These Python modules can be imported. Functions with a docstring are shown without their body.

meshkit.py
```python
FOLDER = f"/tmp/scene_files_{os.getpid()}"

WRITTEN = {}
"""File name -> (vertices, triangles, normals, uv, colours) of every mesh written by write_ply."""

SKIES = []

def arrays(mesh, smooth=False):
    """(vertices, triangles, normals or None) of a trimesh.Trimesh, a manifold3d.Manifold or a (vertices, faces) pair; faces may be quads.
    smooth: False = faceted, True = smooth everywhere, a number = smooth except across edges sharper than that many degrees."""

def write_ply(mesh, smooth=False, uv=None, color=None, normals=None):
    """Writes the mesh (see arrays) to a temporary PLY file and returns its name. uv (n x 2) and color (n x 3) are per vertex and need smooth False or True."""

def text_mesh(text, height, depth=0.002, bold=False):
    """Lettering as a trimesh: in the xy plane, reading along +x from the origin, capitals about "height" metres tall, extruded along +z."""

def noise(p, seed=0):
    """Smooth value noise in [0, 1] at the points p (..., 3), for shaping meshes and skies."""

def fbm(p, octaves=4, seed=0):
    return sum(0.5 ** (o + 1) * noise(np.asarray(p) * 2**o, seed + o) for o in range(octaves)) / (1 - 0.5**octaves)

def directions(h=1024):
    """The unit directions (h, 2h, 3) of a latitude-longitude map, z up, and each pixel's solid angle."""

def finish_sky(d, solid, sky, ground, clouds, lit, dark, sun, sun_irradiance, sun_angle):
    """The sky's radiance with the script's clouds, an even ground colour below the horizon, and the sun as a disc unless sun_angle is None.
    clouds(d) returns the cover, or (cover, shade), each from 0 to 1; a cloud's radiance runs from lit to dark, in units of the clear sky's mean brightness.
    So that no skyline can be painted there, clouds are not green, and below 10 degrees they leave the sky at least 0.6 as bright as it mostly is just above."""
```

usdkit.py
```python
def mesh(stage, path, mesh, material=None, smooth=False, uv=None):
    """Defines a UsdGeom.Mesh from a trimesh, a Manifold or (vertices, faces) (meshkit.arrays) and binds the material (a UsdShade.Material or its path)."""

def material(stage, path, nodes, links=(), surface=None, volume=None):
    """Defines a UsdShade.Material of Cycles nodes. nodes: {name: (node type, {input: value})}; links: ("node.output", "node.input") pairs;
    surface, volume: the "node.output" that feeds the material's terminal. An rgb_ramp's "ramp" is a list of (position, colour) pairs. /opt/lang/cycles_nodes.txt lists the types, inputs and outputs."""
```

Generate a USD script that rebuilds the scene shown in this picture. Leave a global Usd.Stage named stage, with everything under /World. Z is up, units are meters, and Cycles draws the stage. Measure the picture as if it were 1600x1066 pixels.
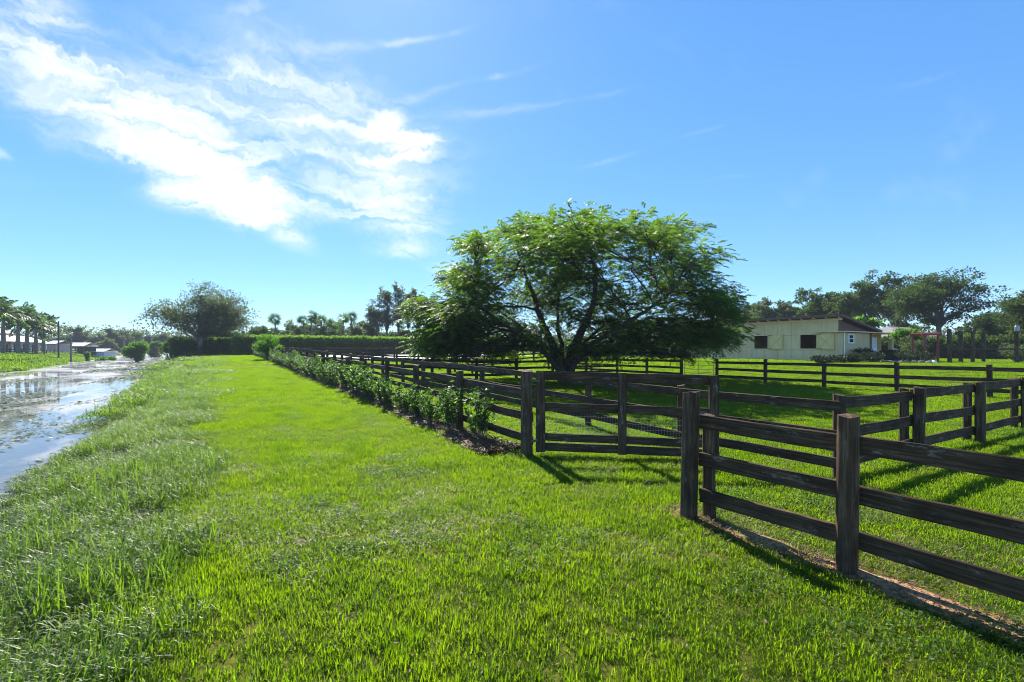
import math, random
import numpy as np
import trimesh
import usdkit
import meshkit
from pxr import Usd, UsdGeom, UsdLux, UsdShade, Gf, Sdf, Vt

PI = math.pi
stage = Usd.Stage.CreateInMemory()
UsdGeom.SetStageUpAxis(stage, 'Z')
UsdGeom.SetStageMetersPerUnit(stage, 1.0)
UsdGeom.Xform.Define(stage, '/World')
stage.SetDefaultPrim(stage.GetPrimAtPath('/World'))
UsdGeom.Scope.Define(stage, '/World/Looks')
RNG = np.random.default_rng(7)

# ------------------------------------------------------------------ camera, sky, sun, exposure
EYE = 1.95
FPX, CXP, HOR = 748.0, 800.0, 546.0          # measured in the 1600 px wide photograph
YAW = math.atan2(455.0, 748.0)
SN, CS = math.sin(YAW), math.cos(YAW)
EXPOSURE = 1.3
SKY_STRENGTH = 0.056
SUN_INTENSITY = 1.25
SUN_AZ, SUN_EL = math.radians(14.0), math.radians(40.0)

cam = UsdGeom.Camera.Define(stage, '/World/camera')
cam.CreateHorizontalApertureAttr(36.0)
cam.CreateVerticalApertureAttr(36.0 * 682 / 1024)
cam.CreateFocalLengthAttr(36.0 * FPX / 1600.0)
cam.CreateVerticalApertureOffsetAttr(13.0 / 1600.0 * 36.0)
cam.CreateClippingRangeAttr(Gf.Vec2f(0.05, 5000.0))
cam.CreateExposureAttr(EXPOSURE)
cam.AddTransformOp().Set(Gf.Matrix4d(CS, -SN, 0, 0, 0, 0, 1, 0, -SN, -CS, 0, 0, 0, 0, EYE, 1))

SUN = np.array([math.sin(SUN_AZ) * math.cos(SUN_EL), math.cos(SUN_AZ) * math.cos(SUN_EL), math.sin(SUN_EL)])
sun = UsdLux.DistantLight.Define(stage, '/World/sun')
sun.CreateIntensityAttr(SUN_INTENSITY)
sun.CreateNormalizeAttr(True)
sun.CreateAngleAttr(0.53)
sun.CreateColorAttr(Gf.Vec3f(1.0, 0.95, 0.86))
_x = np.cross([0, 0, 1.0], SUN); _x /= np.linalg.norm(_x)
_y = np.cross(SUN, _x)
sun.AddTransformOp().Set(Gf.Matrix4d(*_x, 0, *_y, 0, *SUN, 0, 0, 0, 50, 1))


def px_dir(px, py):
    """azimuth and elevation (radians) of a direction named by a pixel of the photograph"""
    k, v = (px - CXP) / FPX, (HOR - py) / FPX
    x, y, z = k * CS + SN, -k * SN + CS, v
    return math.atan2(x, y), math.atan2(z, math.hypot(x, y))


def make_sky():
    """Clear single-scattering sky with cirrus placed by azimuth and elevation."""
    n, l = {}, []
    n['tc'] = ('texture_coordinate', {})
    n['sky'] = ('sky_texture', {'sky_type': 'single_scattering', 'sun_disc': False, 'sun_elevation': SUN_EL, 'sun_rotation': SUN_AZ,
                                'altitude': 0.0, 'air_density': 0.8, 'aerosol_density': 0.1, 'ozone_density': 1.6})
    n['gam'] = ('gamma', {'gamma': 0.52})
    n['tint'] = ('mix_color', {'blend_type': 'multiply', 'fac': 1.0, 'b': (0.88, 1.245, 1.60), 'use_clamp': False})
    n['sat'] = ('hsv', {'saturation': 1.62, 'value': 2.12, 'hue': 0.5, 'fac': 1.0})
    l += [('sky.color', 'gam.color'), ('gam.color', 'sat.color'), ('sat.color', 'tint.a')]
    n['sep'] = ('separate_xyz', {})
    l.append(('tc.generated', 'sep.vector'))
    n['az'] = ('math', {'math_type': 'arctan2'})
    l += [('sep.x', 'az.value1'), ('sep.y', 'az.value2')]
    n['el'] = ('math', {'math_type': 'arcsine'})
    l.append(('sep.z', 'el.value1'))
    n['ae'] = ('combine_xyz', {'z': 0.0})
    l += [('az.value', 'ae.x'), ('el.value', 'ae.y')]
    # ragged edges: the coordinates are pushed about by noise, strongly for the heaps and gently for the streaks
    n['wn'] = ('noise_texture', {'scale': 10.0, 'detail': 12.0, 'roughness': 0.66})
    l.append(('tc.generated', 'wn.vector'))
    n['wsub'] = ('vector_math', {'math_type': 'subtract', 'vector2': (0.5, 0.5, 0.5)})
    l.append(('wn.color', 'wsub.vector1'))
    for q, amt in (('p', (0.15, 0.11, 0.0)), ('pt', (0.035, 0.02, 0.0))):
        n[q + 'w'] = ('vector_math', {'math_type': 'multiply', 'vector2': amt})
        n[q] = ('vector_math', {'math_type': 'add'})
        l += [('wsub.vector', q + 'w.vector1'), ('ae.vector', q + '.vector1'), (q + 'w.vector', q + '.vector2')]
    total = None

    def blob(i, a, b, width, amp, co='p', inner=0.0):
        """a streak of cloud from pixel a to pixel b"""
        nonlocal total
        (a0, e0), (a1, e1) = px_dir(*a), px_dir(*b)
        ca, ce = (a0 + a1) / 2, (e0 + e1) / 2
        half = max(math.hypot(a1 - a0, e1 - e0) / 2, 1e-3)
        rot = math.atan2(e1 - e0, a1 - a0)
        w = width / FPX * math.cos(ce) ** 2
        n[f'm{i}'] = ('mapping', {'mapping_type': 'texture', 'location': (ca, ce, 0), 'rotation': (0, 0, rot), 'scale': (half * 1.3, w * 1.25, 1.0)})
        l.append((co + '.vector', f'm{i}.vector'))
        n[f'g{i}'] = ('vector_math', {'math_type': 'length'})
        l.append((f'm{i}.vector', f'g{i}.vector1'))
        n[f'r{i}'] = ('map_range', {'range_type': 'smoothstep', 'from_min': inner, 'from_max': 1.15, 'to_min': amp, 'to_max': 0.0, 'clamp': True})
        l.append((f'g{i}.value', f'r{i}.value'))
        if total is None:
            total = f'r{i}.result'
        else:
            n[f's{i}'] = ('math', {'math_type': 'add'})
            l.extend([(total, f's{i}.value1'), (f'r{i}.result', f's{i}.value2')])
            total = f's{i}.value'

    streaks = [((-40, 115), (250, 195), 58, 0.7), ((140, 140), (420, 310), 60, 0.98), ((310, 255), (490, 392), 26, 1.0, 'pt'), ((290, 285), (450, 330), 36, 0.7), ((215, 302), (430, 318), 22, 0.95, 'pt'),
               ((340, 262), (730, 300), 74, 0.5), ((420, 325), (610, 312), 28, 0.5), ((565, 205), (632, 184), 22, 0.95, 'pt'), ((600, 228), (702, 212), 24, 1.0, 'pt'), ((560, 232), (690, 235), 30, 0.35),
               ((575, 388), (675, 390), 16, 0.8, 'pt'), ((560, 290), (710, 390), 64, 0.5), ((660, 425), (740, 415), 18, 0.5),
               ((120, 90), (600, 140), 84, 0.56), ((-80, 30), (150, 45), 60, 0.8), ((440, 75), (700, 56), 12, 0.26, 'pt'), ((600, 72), (760, 36), 7, 0.3, 'pt'), ((600, 165), (720, 128), 10, 0.34, 'pt'), ((700, 135), (870, 92), 7, 0.3, 'pt'),
               ((500, 115), (610, 160), 13, 0.4, 'pt'), ((680, 180), (880, 160), 12, 0.32, 'pt'), ((860, 163), (1010, 132), 7, 0.3, 'pt'), ((870, 275), (1030, 225), 6, 0.22, 'pt'), ((1020, 228), (1180, 178), 5, 0.22, 'pt'),
               ((-40, 230), (20, 250), 8, 0.6, 'pt'), ((330, 175), (760, 230), 80, 0.42), ((1085, 282), (1220, 268), 5, 0.22, 'pt'), ((1340, 150), (1560, 92), 8, 0.16, 'pt'), ((330, 20), (430, 10), 18, 0.35)]
    for i, s in enumerate(streaks):
        blob(i, *s)
    # fibres
    n['mp'] = ('mapping', {'mapping_type': 'point', 'rotation': (0, 0, 0.5), 'scale': (7.0, 34.0, 1.0)})
    l.append(('p.vector', 'mp.vector'))
    n['fn'] = ('noise_texture', {'scale': 1.0, 'detail': 12.0, 'roughness': 0.62, 'distortion': 0.6})
    l.append(('mp.vector', 'fn.vector'))
    n['fr'] = ('map_range', {'range_type': 'linear', 'from_min': 0.30, 'from_max': 0.70, 'to_min': 0.28, 'to_max': 1.55, 'clamp': True})
    l.append(('fn.fac', 'fr.value'))
    n['den0'] = ('math', {'math_type': 'multiply'})
    l += [(total, 'den0.value1'), ('fr.result', 'den0.value2')]
    n['den'] = ('map_range', {'range_type': 'smoothstep', 'from_min': 0.02, 'from_max': 1.3, 'to_min': 0.0, 'to_max': 0.96, 'clamp': True})
    l.append(('den0.value', 'den.value'))
    # thin cirrus over the rest of the sky as well
    n['cmap'] = ('mapping', {'mapping_type': 'point', 'rotation': (0, 0, 0.9), 'scale': (1.6, 6.0, 6.0)})
    l.append(('tc.generated', 'cmap.vector'))
    n['cn'] = ('noise_texture', {'scale': 1.5, 'detail': 7.0, 'roughness': 0.6})
    l.append(('cmap.vector', 'cn.vector'))
    n['cr'] = ('map_range', {'range_type': 'smoothstep', 'from_min': 0.56, 'from_max': 0.9, 'to_min': 0.0, 'to_max': 0.16, 'clamp': True})
    l.append(('cn.fac', 'cr.value'))
    n['all'] = ('math', {'math_type': 'add', 'use_clamp': True})
    l += [('den.result', 'all.value1'), ('cr.result', 'all.value2')]
    # no cloud below the horizon
    n['up'] = ('map_range', {'range_type': 'smoothstep', 'from_min': 0.02, 'from_max': 0.12, 'to_min': 0.0, 'to_max': 1.0, 'clamp': True})
    l.append(('sep.z', 'up.value'))
    n['fac'] = ('math', {'math_type': 'multiply', 'use_clamp': True})
    l += [('all.value', 'fac.value1'), ('up.result', 'fac.value2')]
    n['mix'] = ('mix_color', {'blend_type': 'mix', 'b': (8.6, 8.9, 9.2), 'use_clamp': False})
    l += [('tint.result', 'mix.a'), ('fac.value', 'mix.fac')]
    n['bg'] = ('background_shader', {'strength': SKY_STRENGTH})
    l.append(('mix.result', 'bg.color'))
    return usdkit.material(stage, '/World/Looks/sky_look', n, l, surface='bg.background')


dome = UsdLux.DomeLight.Define(stage, '/World/sky')
dome.CreateIntensityAttr(1.0)
UsdShade.MaterialBindingAPI.Apply(dome.GetPrim()).Bind(make_sky())
dome.GetPrim().SetCustomDataByKey('kind', 'structure')


# ------------------------------------------------------------------ placing
def at(px, d):
    """ground point seen in column px at depth d along the camera's axis"""
    c = (px - CXP) / FPX * d
    return c * CS + d * SN, -c * SN + d * CS


def ss(a, b, x):
    t = np.clip((np.asarray(x, float) - a) / (b - a), 0, 1)
    return t * t * (3 - 2 * t)


WATER = -0.9


def near_edge(y):
    return -3.25 - 0.05 * np.clip(np.asarray(y, float) - 12, 0, 200) - 0.35 * np.sin(np.asarray(y, float) * 0.55) * 0.6


def far_edge(y):
    return -24.7 - 0.09 * np.clip(np.asarray(y, float) - 88, 0, 400) + 0.5 * np.sin(np.asarray(y, float) * 0.31)


def G(x, y):
    x, y = np.asarray(x, float), np.asarray(y, float)
    a = ss(24, 40, x)
    b1 = np.clip((y - 7) / 75, 0, 1) ** 0.8 * (1 - ss(6, 16, x))
    b2 = ss(35, 75, y)
    g = 0.95 * (1 - (1 - a) * (1 - b1) * (1 - b2))
    ne, fe = near_edge(y), far_edge(y)
    lo = np.minimum(ne + 0.2, -0.3)
    t = np.clip((-0.3 - x) / np.maximum(-0.3 - lo, 0.5), 0, 1)            # 0 on the lawn, 1 at the water
    bank = g + (WATER - 0.02 - g) * (0.35 * t + 0.65 * t * t)
    under = WATER - 0.02 - 0.5 * np.clip(lo - x, 0, 1.6)
    tf = ss(0, 7, fe - x)
    far = WATER - 0.05 + (0.95 - WATER) * tf
    z = np.where(x > -0.3, g, np.where(x > lo, bank, under))
    return np.where(x < fe, far, np.where(x < fe + 1.6, np.maximum(z, WATER - 0.05 - 0.5 * (x - fe)), z))


# ------------------------------------------------------------------ prims
used = {}


def numbered(parent, name):
    k = used.get((parent, name), 0)
    used[(parent, name)] = k + 1
    return f'{parent}/{name}' + (f'_{k:03d}' if k else '')


def say(prim, label=None, category=None, group=None, kind=None):
    for k, v in (('label', label), ('category', category), ('group', group), ('kind', kind)):
        if v:
            prim.SetCustomDataByKey(k, v)
    return prim


class Thing:
    """an Xform at the thing's base; its parts are given in world coordinates"""
    def __init__(self, name, loc=(0, 0, 0), label=None, category=None, group=None, kind=None):
        self.path = numbered('/World', name)
        self.loc = np.array(loc, float)
        x = UsdGeom.Xform.Define(stage, self.path)
        x.AddTranslateOp().Set(Gf.Vec3d(*map(float, loc)))
        self.prim = x.GetPrim()
        say(self.prim, label, category, group, kind)

    def part(self, name, mb, mat, smooth=False, parent=None, label=None, kind=None):
        path = numbered(parent or self.path, name)
        v, f = mb.get() if isinstance(mb, MB) else mb
        m = usdkit.mesh(stage, path, (v - self.loc, f), mat, smooth)
        say(m.GetPrim(), label, kind=kind)
        return path


def single(name, mb, mat, smooth=False, **kw):
    path = numbered('/World', name)
    m = usdkit.mesh(stage, path, mb.get() if isinstance(mb, MB) else mb, mat, smooth)
    say(m.GetPrim(), **kw)
    return path


def copy_of(thing, name, loc, rz=0, scale=(1, 1, 1), label=None, category=None, group=None):
    path = numbered('/World', name)
    x = UsdGeom.Xform.Define(stage, path)
    p = x.GetPrim()
    p.GetReferences().AddInternalReference(thing.path)
    x.ClearXformOpOrder()
    x.AddTranslateOp().Set(Gf.Vec3d(*map(float, loc)))
    x.AddRotateZOp().Set(math.degrees(rz))
    x.AddScaleOp().Set(Gf.Vec3f(*map(float, scale)))
    p.SetInstanceable(True)
    say(p, label, category, group)
    return p


# ------------------------------------------------------------------ mesh building
class MB:
    def __init__(self):
        self.v, self.f, self.n = [], [], 0

    def add(self, v, f):
        v, f = np.asarray(v, float).reshape(-1, 3), np.asarray(f, int)
        if f.shape[1] == 4:
            f = np.vstack([f[:, [0, 1, 2]], f[:, [0, 2, 3]]])
        self.v.append(v); self.f.append(f + self.n); self.n += len(v)
        return self

    def get(self):
        return np.vstack(self.v), np.vstack(self.f)

    def box(self, x0, y0, z0, x1, y1, z1, bev=0.0):
        if bev <= 0:
            v = [[x, y, z] for z in (z0, z1) for x, y in ((x0, y0), (x1, y0), (x1, y1), (x0, y1))]
            f = [[3, 2, 1, 0], [4, 5, 6, 7], [0, 1, 5, 4], [1, 2, 6, 5], [2, 3, 7, 6], [3, 0, 4, 7]]
            return self.add(v, f)
        v = []
        for sx in (0, 1):
            for sy in (0, 1):
                for sz in (0, 1):
                    for ax in range(3):
                        p = [x0 if not sx else x1, y0 if not sy else y1, z0 if not sz else z1]
                        s = [sx, sy, sz]
                        for k in range(3):
                            if k != ax:
                                p[k] += bev * (1 if not s[k] else -1)
                        v.append(p)
        h = trimesh.convex.convex_hull(np.array(v))
        return self.add(h.vertices, h.faces)

    def tube(self, path, radii, n=6, cap=True):
        path = np.asarray(path, float); m = len(path)
        radii = np.broadcast_to(np.asarray(radii, float), m)
        t = np.gradient(path, axis=0); t /= np.maximum(np.linalg.norm(t, axis=1, keepdims=True), 1e-9)
        up = np.array([0.31, 0.17, 0.93]) if abs(t[0][2]) < 0.8 else np.array([0.93, 0.31, 0.17])
        a = np.cross(t, up); a /= np.maximum(np.linalg.norm(a, axis=1, keepdims=True), 1e-9)
        b = np.cross(t, a)
        an = np.arange(n) / n * 2 * PI
        v = path[:, None] + radii[:, None, None] * (a[:, None] * np.cos(an)[:, None] + b[:, None] * np.sin(an)[:, None])
        i = np.arange(m - 1)[:, None] * n + np.arange(n); j = np.arange(m - 1)[:, None] * n + (np.arange(n) + 1) % n
        f = np.stack([i, j, j + n, i + n], -1).reshape(-1, 4)
        self.add(v.reshape(-1, 3), f)
        if cap:
            c = np.vstack([v[-1], path[-1:]]); self.add(c, [[k, (k + 1) % n, n] for k in range(n)])
        return self


def unit(v):
    return v / np.maximum(np.linalg.norm(v, axis=-1, keepdims=True), 1e-9)


def leaves(c, d, nrm, L, W, fold=0.0, mid=0.45):
    """diamond leaves: base points c, directions d, normals nrm"""
    d = unit(d); s = unit(np.cross(nrm, d)); nn = np.cross(d, s)
    L, W = np.broadcast_to(L, len(c))[:, None], np.broadcast_to(W, len(c))[:, None]
    m = c + d * L * mid
    v = np.stack([c, m + s * W / 2 + nn * fold * W, c + d * L, m - s * W / 2 + nn * fold * W], 1).reshape(-1, 3)
    k = np.arange(len(c))[:, None] * 4
    f = np.concatenate([k + [0, 1, 2], k + [0, 2, 3]], 1).reshape(-1, 3)
    return v, f


def rand_dirs(n, rng, flat=1.0):
    v = rng.normal(size=(n, 3)); v[:, 2] *= flat
    return unit(v)


def blades(p, az, lean, L, W, curve, seg=2):
    """grass blades rooted at p, bending over along their length"""
    n = len(p)
    h = np.stack([np.cos(az), np.sin(az), np.zeros(n)], 1)
    s = np.stack([-np.sin(az), np.cos(az), np.zeros(n)], 1)
    up = np.array([0, 0, 1.0])
    L, W, lean, curve = (np.broadcast_to(q, n)[:, None] for q in (L, W, lean, curve))
    V, q, a = [p - s * W / 2, p + s * W / 2], p, lean
    for k in range(seg):
        q = q + (h * np.sin(a) + up * np.cos(a)) * L / seg
        a = a + curve * 2 / seg
        if k < seg - 1:
            w = W * (0.92 - 0.45 * (k + 1) / seg)
            V += [q - s * w / 2, q + s * w / 2]
    V.append(q)
    m = len(V)
    v = np.stack(V, 1).reshape(-1, 3)
    k = np.arange(n)[:, None] * m
    F = []
    for j in range(seg - 1):
        F += [k + [2 * j, 2 * j + 1, 2 * j + 3], k + [2 * j, 2 * j + 3, 2 * j + 2]]
    F.append(k + [2 * seg - 2, 2 * seg - 1, 2 * seg])
    return v, np.concatenate(F, 1).reshape(-1, 3)


# ------------------------------------------------------------------ materials
def mat(name, nodes, links, surface):
    return usdkit.material(stage, f'/World/Looks/{name}', nodes, links, surface=surface)


def plain(name, col, rough=0.7, metal=0.0, var=0.25, scale=3.0, bump=0.0, spec=0.3):
    c = np.array(col)
    n = {'g': ('geometry', {}), 'n': ('noise_texture', {'scale': scale, 'detail': 6.0, 'roughness': 0.6}),
         'r': ('rgb_ramp', {'ramp': [(0.3, c * (1 - var)), (0.7, np.clip(c * (1 + var), 0, 1))]}),
         'p': ('principled_bsdf', {'roughness': rough, 'metallic': metal, 'specular_ior_level': spec})}
    l = [('g.position', 'n.vector'), ('n.fac', 'r.fac'), ('r.color', 'p.base_color')]
    if bump:
        n['b'] = ('bump', {'strength': bump, 'distance': 0.02}); l += [('n.fac', 'b.height'), ('b.normal', 'p.normal')]
    return mat(name, n, l, 'p.BSDF')


def leaf_mat(name, ramp, trans, tf=0.45, rough=0.5, spec=0.35, patch=None, pscale=0.5):
    """ramp: reflected colours by leaf; trans: transmitted colour multiplied by the ramp's brightness"""
    n = {'g': ('geometry', {}), 'r': ('rgb_ramp', {'ramp': ramp}), 't': ('rgb_ramp', {'ramp': trans}),
         'p': ('principled_bsdf', {'roughness': rough, 'specular_ior_level': spec}), 'tr': ('translucent_bsdf', {}), 'm': ('mix_closure', {'fac': tf})}
    l = [('g.random_per_island', 'r.fac'), ('g.random_per_island', 't.fac')]
    rc, tc = 'r.color', 't.color'
    if patch:
        n['pn'] = ('noise_texture', {'scale': pscale, 'detail': 5.0, 'roughness': 0.6})
        n['pr'] = ('rgb_ramp', {'ramp': patch})
        n['m1'] = ('mix_color', {'blend_type': 'multiply', 'fac': 1.0}); n['m2'] = ('mix_color', {'blend_type': 'multiply', 'fac': 1.0})
        l += [('g.position', 'pn.vector'), ('pn.fac', 'pr.fac'), ('r.color', 'm1.a'), ('pr.color', 'm1.b'), ('t.color', 'm2.a'), ('pr.color', 'm2.b')]
        rc, tc = 'm1.result', 'm2.result'
    l += [(rc, 'p.base_color'), (tc, 'tr.color'), ('p.BSDF', 'm.closure1'), ('tr.BSDF', 'm.closure2')]
    return mat(name, n, l, 'm.closure')


def wood(name, ang=0.0, vertical=False, pale=0.35, dark=(0.054, 0.032, 0.017), grey=(0.16, 0.105, 0.062)):
    """dark stained weathered boards, grain along the board"""
    sc = (14.0, 14.0, 0.9) if vertical else (0.9, 14.0, 22.0)
    n = {'g': ('geometry', {}), 'rot': ('vector_rotate', {'rotate_type': 'z_axis', 'angle': -ang}),
         'mp': ('mapping', {'scale': sc}),
         'gr': ('noise_texture', {'scale': 2.2, 'detail': 8.0, 'roughness': 0.65, 'distortion': 0.3}),
         'big': ('noise_texture', {'scale': 1.7, 'detail': 5.0, 'roughness': 0.6}),
         'r1': ('rgb_ramp', {'ramp': [(0.28, np.array(dark) * 0.55), (0.48, dark), (0.75, grey)]}),
         'r2': ('rgb_ramp', {'ramp': [(0.35, (0.55, 0.52, 0.5)), (0.7, (1.25, 1.2, 1.15))]}),
         'mx': ('mix_color', {'blend_type': 'multiply', 'fac': 1.0, 'use_clamp': False}),
         'fl': ('noise_texture', {'scale': 9.0, 'detail': 6.0, 'roughness': 0.7}),
         'fr': ('rgb_ramp', {'ramp': [(0.59, (0, 0, 0)), (0.68, (pale, pale, pale))]}),
         'mq': ('mapping', {'scale': (0.35, 2.0, 1.2) if not vertical else (1.2, 1.2, 0.4)}),
         'mf': ('mix_color', {'blend_type': 'mix', 'b': (0.36, 0.31, 0.24)}),
         'b': ('bump', {'strength': 0.65, 'distance': 0.012}),
         'p': ('principled_bsdf', {'roughness': 0.8, 'specular_ior_level': 0.12})}
    l = [('g.position', 'rot.vector'), ('rot.vector', 'mp.vector'), ('mp.vector', 'gr.vector'), ('g.position', 'big.vector'), ('gr.fac', 'r1.fac'), ('big.fac', 'r2.fac'),
         ('r1.color', 'mx.a'), ('r2.color', 'mx.b'), ('rot.vector', 'mq.vector'), ('mq.vector', 'fl.vector'), ('fl.fac', 'fr.fac'), ('fr.color', 'mf.fac'), ('mx.result', 'mf.a'),
         ('mf.result', 'p.base_color'), ('gr.fac', 'b.height'), ('b.normal', 'p.normal')]
    return mat(name, n, l, 'p.BSDF')


WOOD_Y = wood('weathered_board_along', PI / 2, pale=0.42)
WOOD_X = wood('weathered_board_across', 0.0, pale=0.3)
WOOD_Z = wood('weathered_post', 0.0, True, pale=0.3, dark=(0.062, 0.037, 0.020), grey=(0.19, 0.127, 0.076))

M = {}
M['grass'] = leaf_mat('lawn_blades', [(0.0, (0.06, 0.09, 0.006)), (0.4, (0.14, 0.17, 0.008)), (0.8, (0.22, 0.24, 0.02)), (0.89, (0.34, 0.30, 0.14)), (1.0, (0.48, 0.42, 0.26))],
                      [(0.0, (0.26, 0.42, 0.004)), (0.4, (0.66, 0.74, 0.006)), (0.82, (0.98, 0.95, 0.015)), (0.90, (0.55, 0.48, 0.18)), (1.0, (0.48, 0.40, 0.22))],
                      tf=0.62, rough=0.45, spec=0.15, patch=[(0.28, (0.45, 0.60, 0.5)), (0.48, (0.9, 0.95, 0.9)), (0.72, (1.12, 1.03, 1.1))], pscale=1.6)
M['weed'] = leaf_mat('bank_weed_blades', [(0.0, (0.04, 0.075, 0.012)), (0.6, (0.08, 0.135, 0.02)), (0.85, (0.16, 0.20, 0.06)), (1.0, (0.30, 0.28, 0.15))],
                     [(0.0, (0.16, 0.32, 0.01)), (0.6, (0.32, 0.50, 0.02)), (0.88, (0.45, 0.50, 0.09)), (1.0, (0.38, 0.34, 0.18))],
                     tf=0.55, rough=0.45, spec=0.18, patch=[(0.32, (0.4, 0.58, 0.4)), (0.5, (0.85, 0.95, 0.85)), (0.7, (1.15, 1.05, 0.95))], pscale=1.2)
M['weed'] = leaf_mat('bank_weed_blades', [(0.0, (0.06, 0.10, 0.02)), (0.6, (0.10, 0.155, 0.03)), (0.85, (0.17, 0.20, 0.07)), (1.0, (0.30, 0.28, 0.15))],
                     [(0.0, (0.20, 0.36, 0.015)), (0.6, (0.32, 0.48, 0.03)), (0.88, (0.40, 0.45, 0.09)), (1.0, (0.38, 0.34, 0.18))],
                     tf=0.55, rough=0.42, spec=0.25, patch=[(0.32, (0.62, 0.78, 0.62)), (0.5, (0.95, 0.97, 0.95)), (0.7, (1.1, 1.0, 0.95))], pscale=0.8)
M['straw'] = leaf_mat('seed_heads', [(0.0, (0.13, 0.18, 0.04)), (0.6, (0.25, 0.29, 0.09)), (1.0, (0.46, 0.42, 0.22))], [(0.0, (0.22, 0.36, 0.03)), (1.0, (0.42, 0.44, 0.12))], tf=0.4, rough=0.45)
M['dry'] = leaf_mat('dry_blades', [(0.0, (0.16, 0.13, 0.06)), (0.5, (0.28, 0.25, 0.13)), (1.0, (0.46, 0.42, 0.28))], [(0.0, (0.25, 0.22, 0.1)), (1.0, (0.42, 0.38, 0.22))], tf=0.3, rough=0.5)
M['clover'] = leaf_mat('lawn_broadleaf', [(0.0, (0.05, 0.11, 0.02)), (1.0, (0.10, 0.17, 0.03))], [(0.0, (0.18, 0.36, 0.03)), (1.0, (0.34, 0.52, 0.06))], tf=0.5, rough=0.5, spec=0.2)
M['poinciana'] = leaf_mat('feathery_leaves', [(0.0, (0.05, 0.09, 0.018)), (0.6, (0.09, 0.14, 0.024)), (1.0, (0.16, 0.20, 0.04))],
                          [(0.0, (0.20, 0.38, 0.02)), (0.6, (0.34, 0.51, 0.025)), (1.0, (0.52, 0.62, 0.05))], tf=0.42, rough=0.5, spec=0.16,
                          patch=[(0.3, (0.7, 0.75, 0.75)), (0.7, (1.15, 1.1, 1.0))], pscale=0.35)
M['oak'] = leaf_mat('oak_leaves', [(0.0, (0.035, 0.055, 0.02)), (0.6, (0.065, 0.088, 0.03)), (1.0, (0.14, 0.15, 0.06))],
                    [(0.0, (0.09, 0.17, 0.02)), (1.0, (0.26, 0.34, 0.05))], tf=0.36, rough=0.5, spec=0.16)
M['oak_grey'] = leaf_mat('grey_green_leaves', [(0.0, (0.06, 0.08, 0.045)), (0.6, (0.10, 0.12, 0.07)), (1.0, (0.18, 0.185, 0.12))],
                         [(0.0, (0.15, 0.22, 0.06)), (1.0, (0.34, 0.40, 0.13))], tf=0.4, rough=0.5, spec=0.16)
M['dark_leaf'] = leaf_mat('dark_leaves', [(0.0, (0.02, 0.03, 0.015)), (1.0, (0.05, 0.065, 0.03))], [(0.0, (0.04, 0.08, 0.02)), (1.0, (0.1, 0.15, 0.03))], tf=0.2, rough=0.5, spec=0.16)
M['bright'] = leaf_mat('bright_leaves', [(0.0, (0.05, 0.11, 0.015)), (1.0, (0.11, 0.18, 0.03))], [(0.0, (0.15, 0.36, 0.02)), (1.0, (0.34, 0.52, 0.04))], tf=0.42, rough=0.5, spec=0.16)
M['hedge'] = leaf_mat('hedge_leaves', [(0.0, (0.07, 0.12, 0.03)), (1.0, (0.13, 0.20, 0.045))], [(0.0, (0.24, 0.44, 0.03)), (1.0, (0.46, 0.62, 0.05))], tf=0.45, rough=0.5, spec=0.16)
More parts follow.
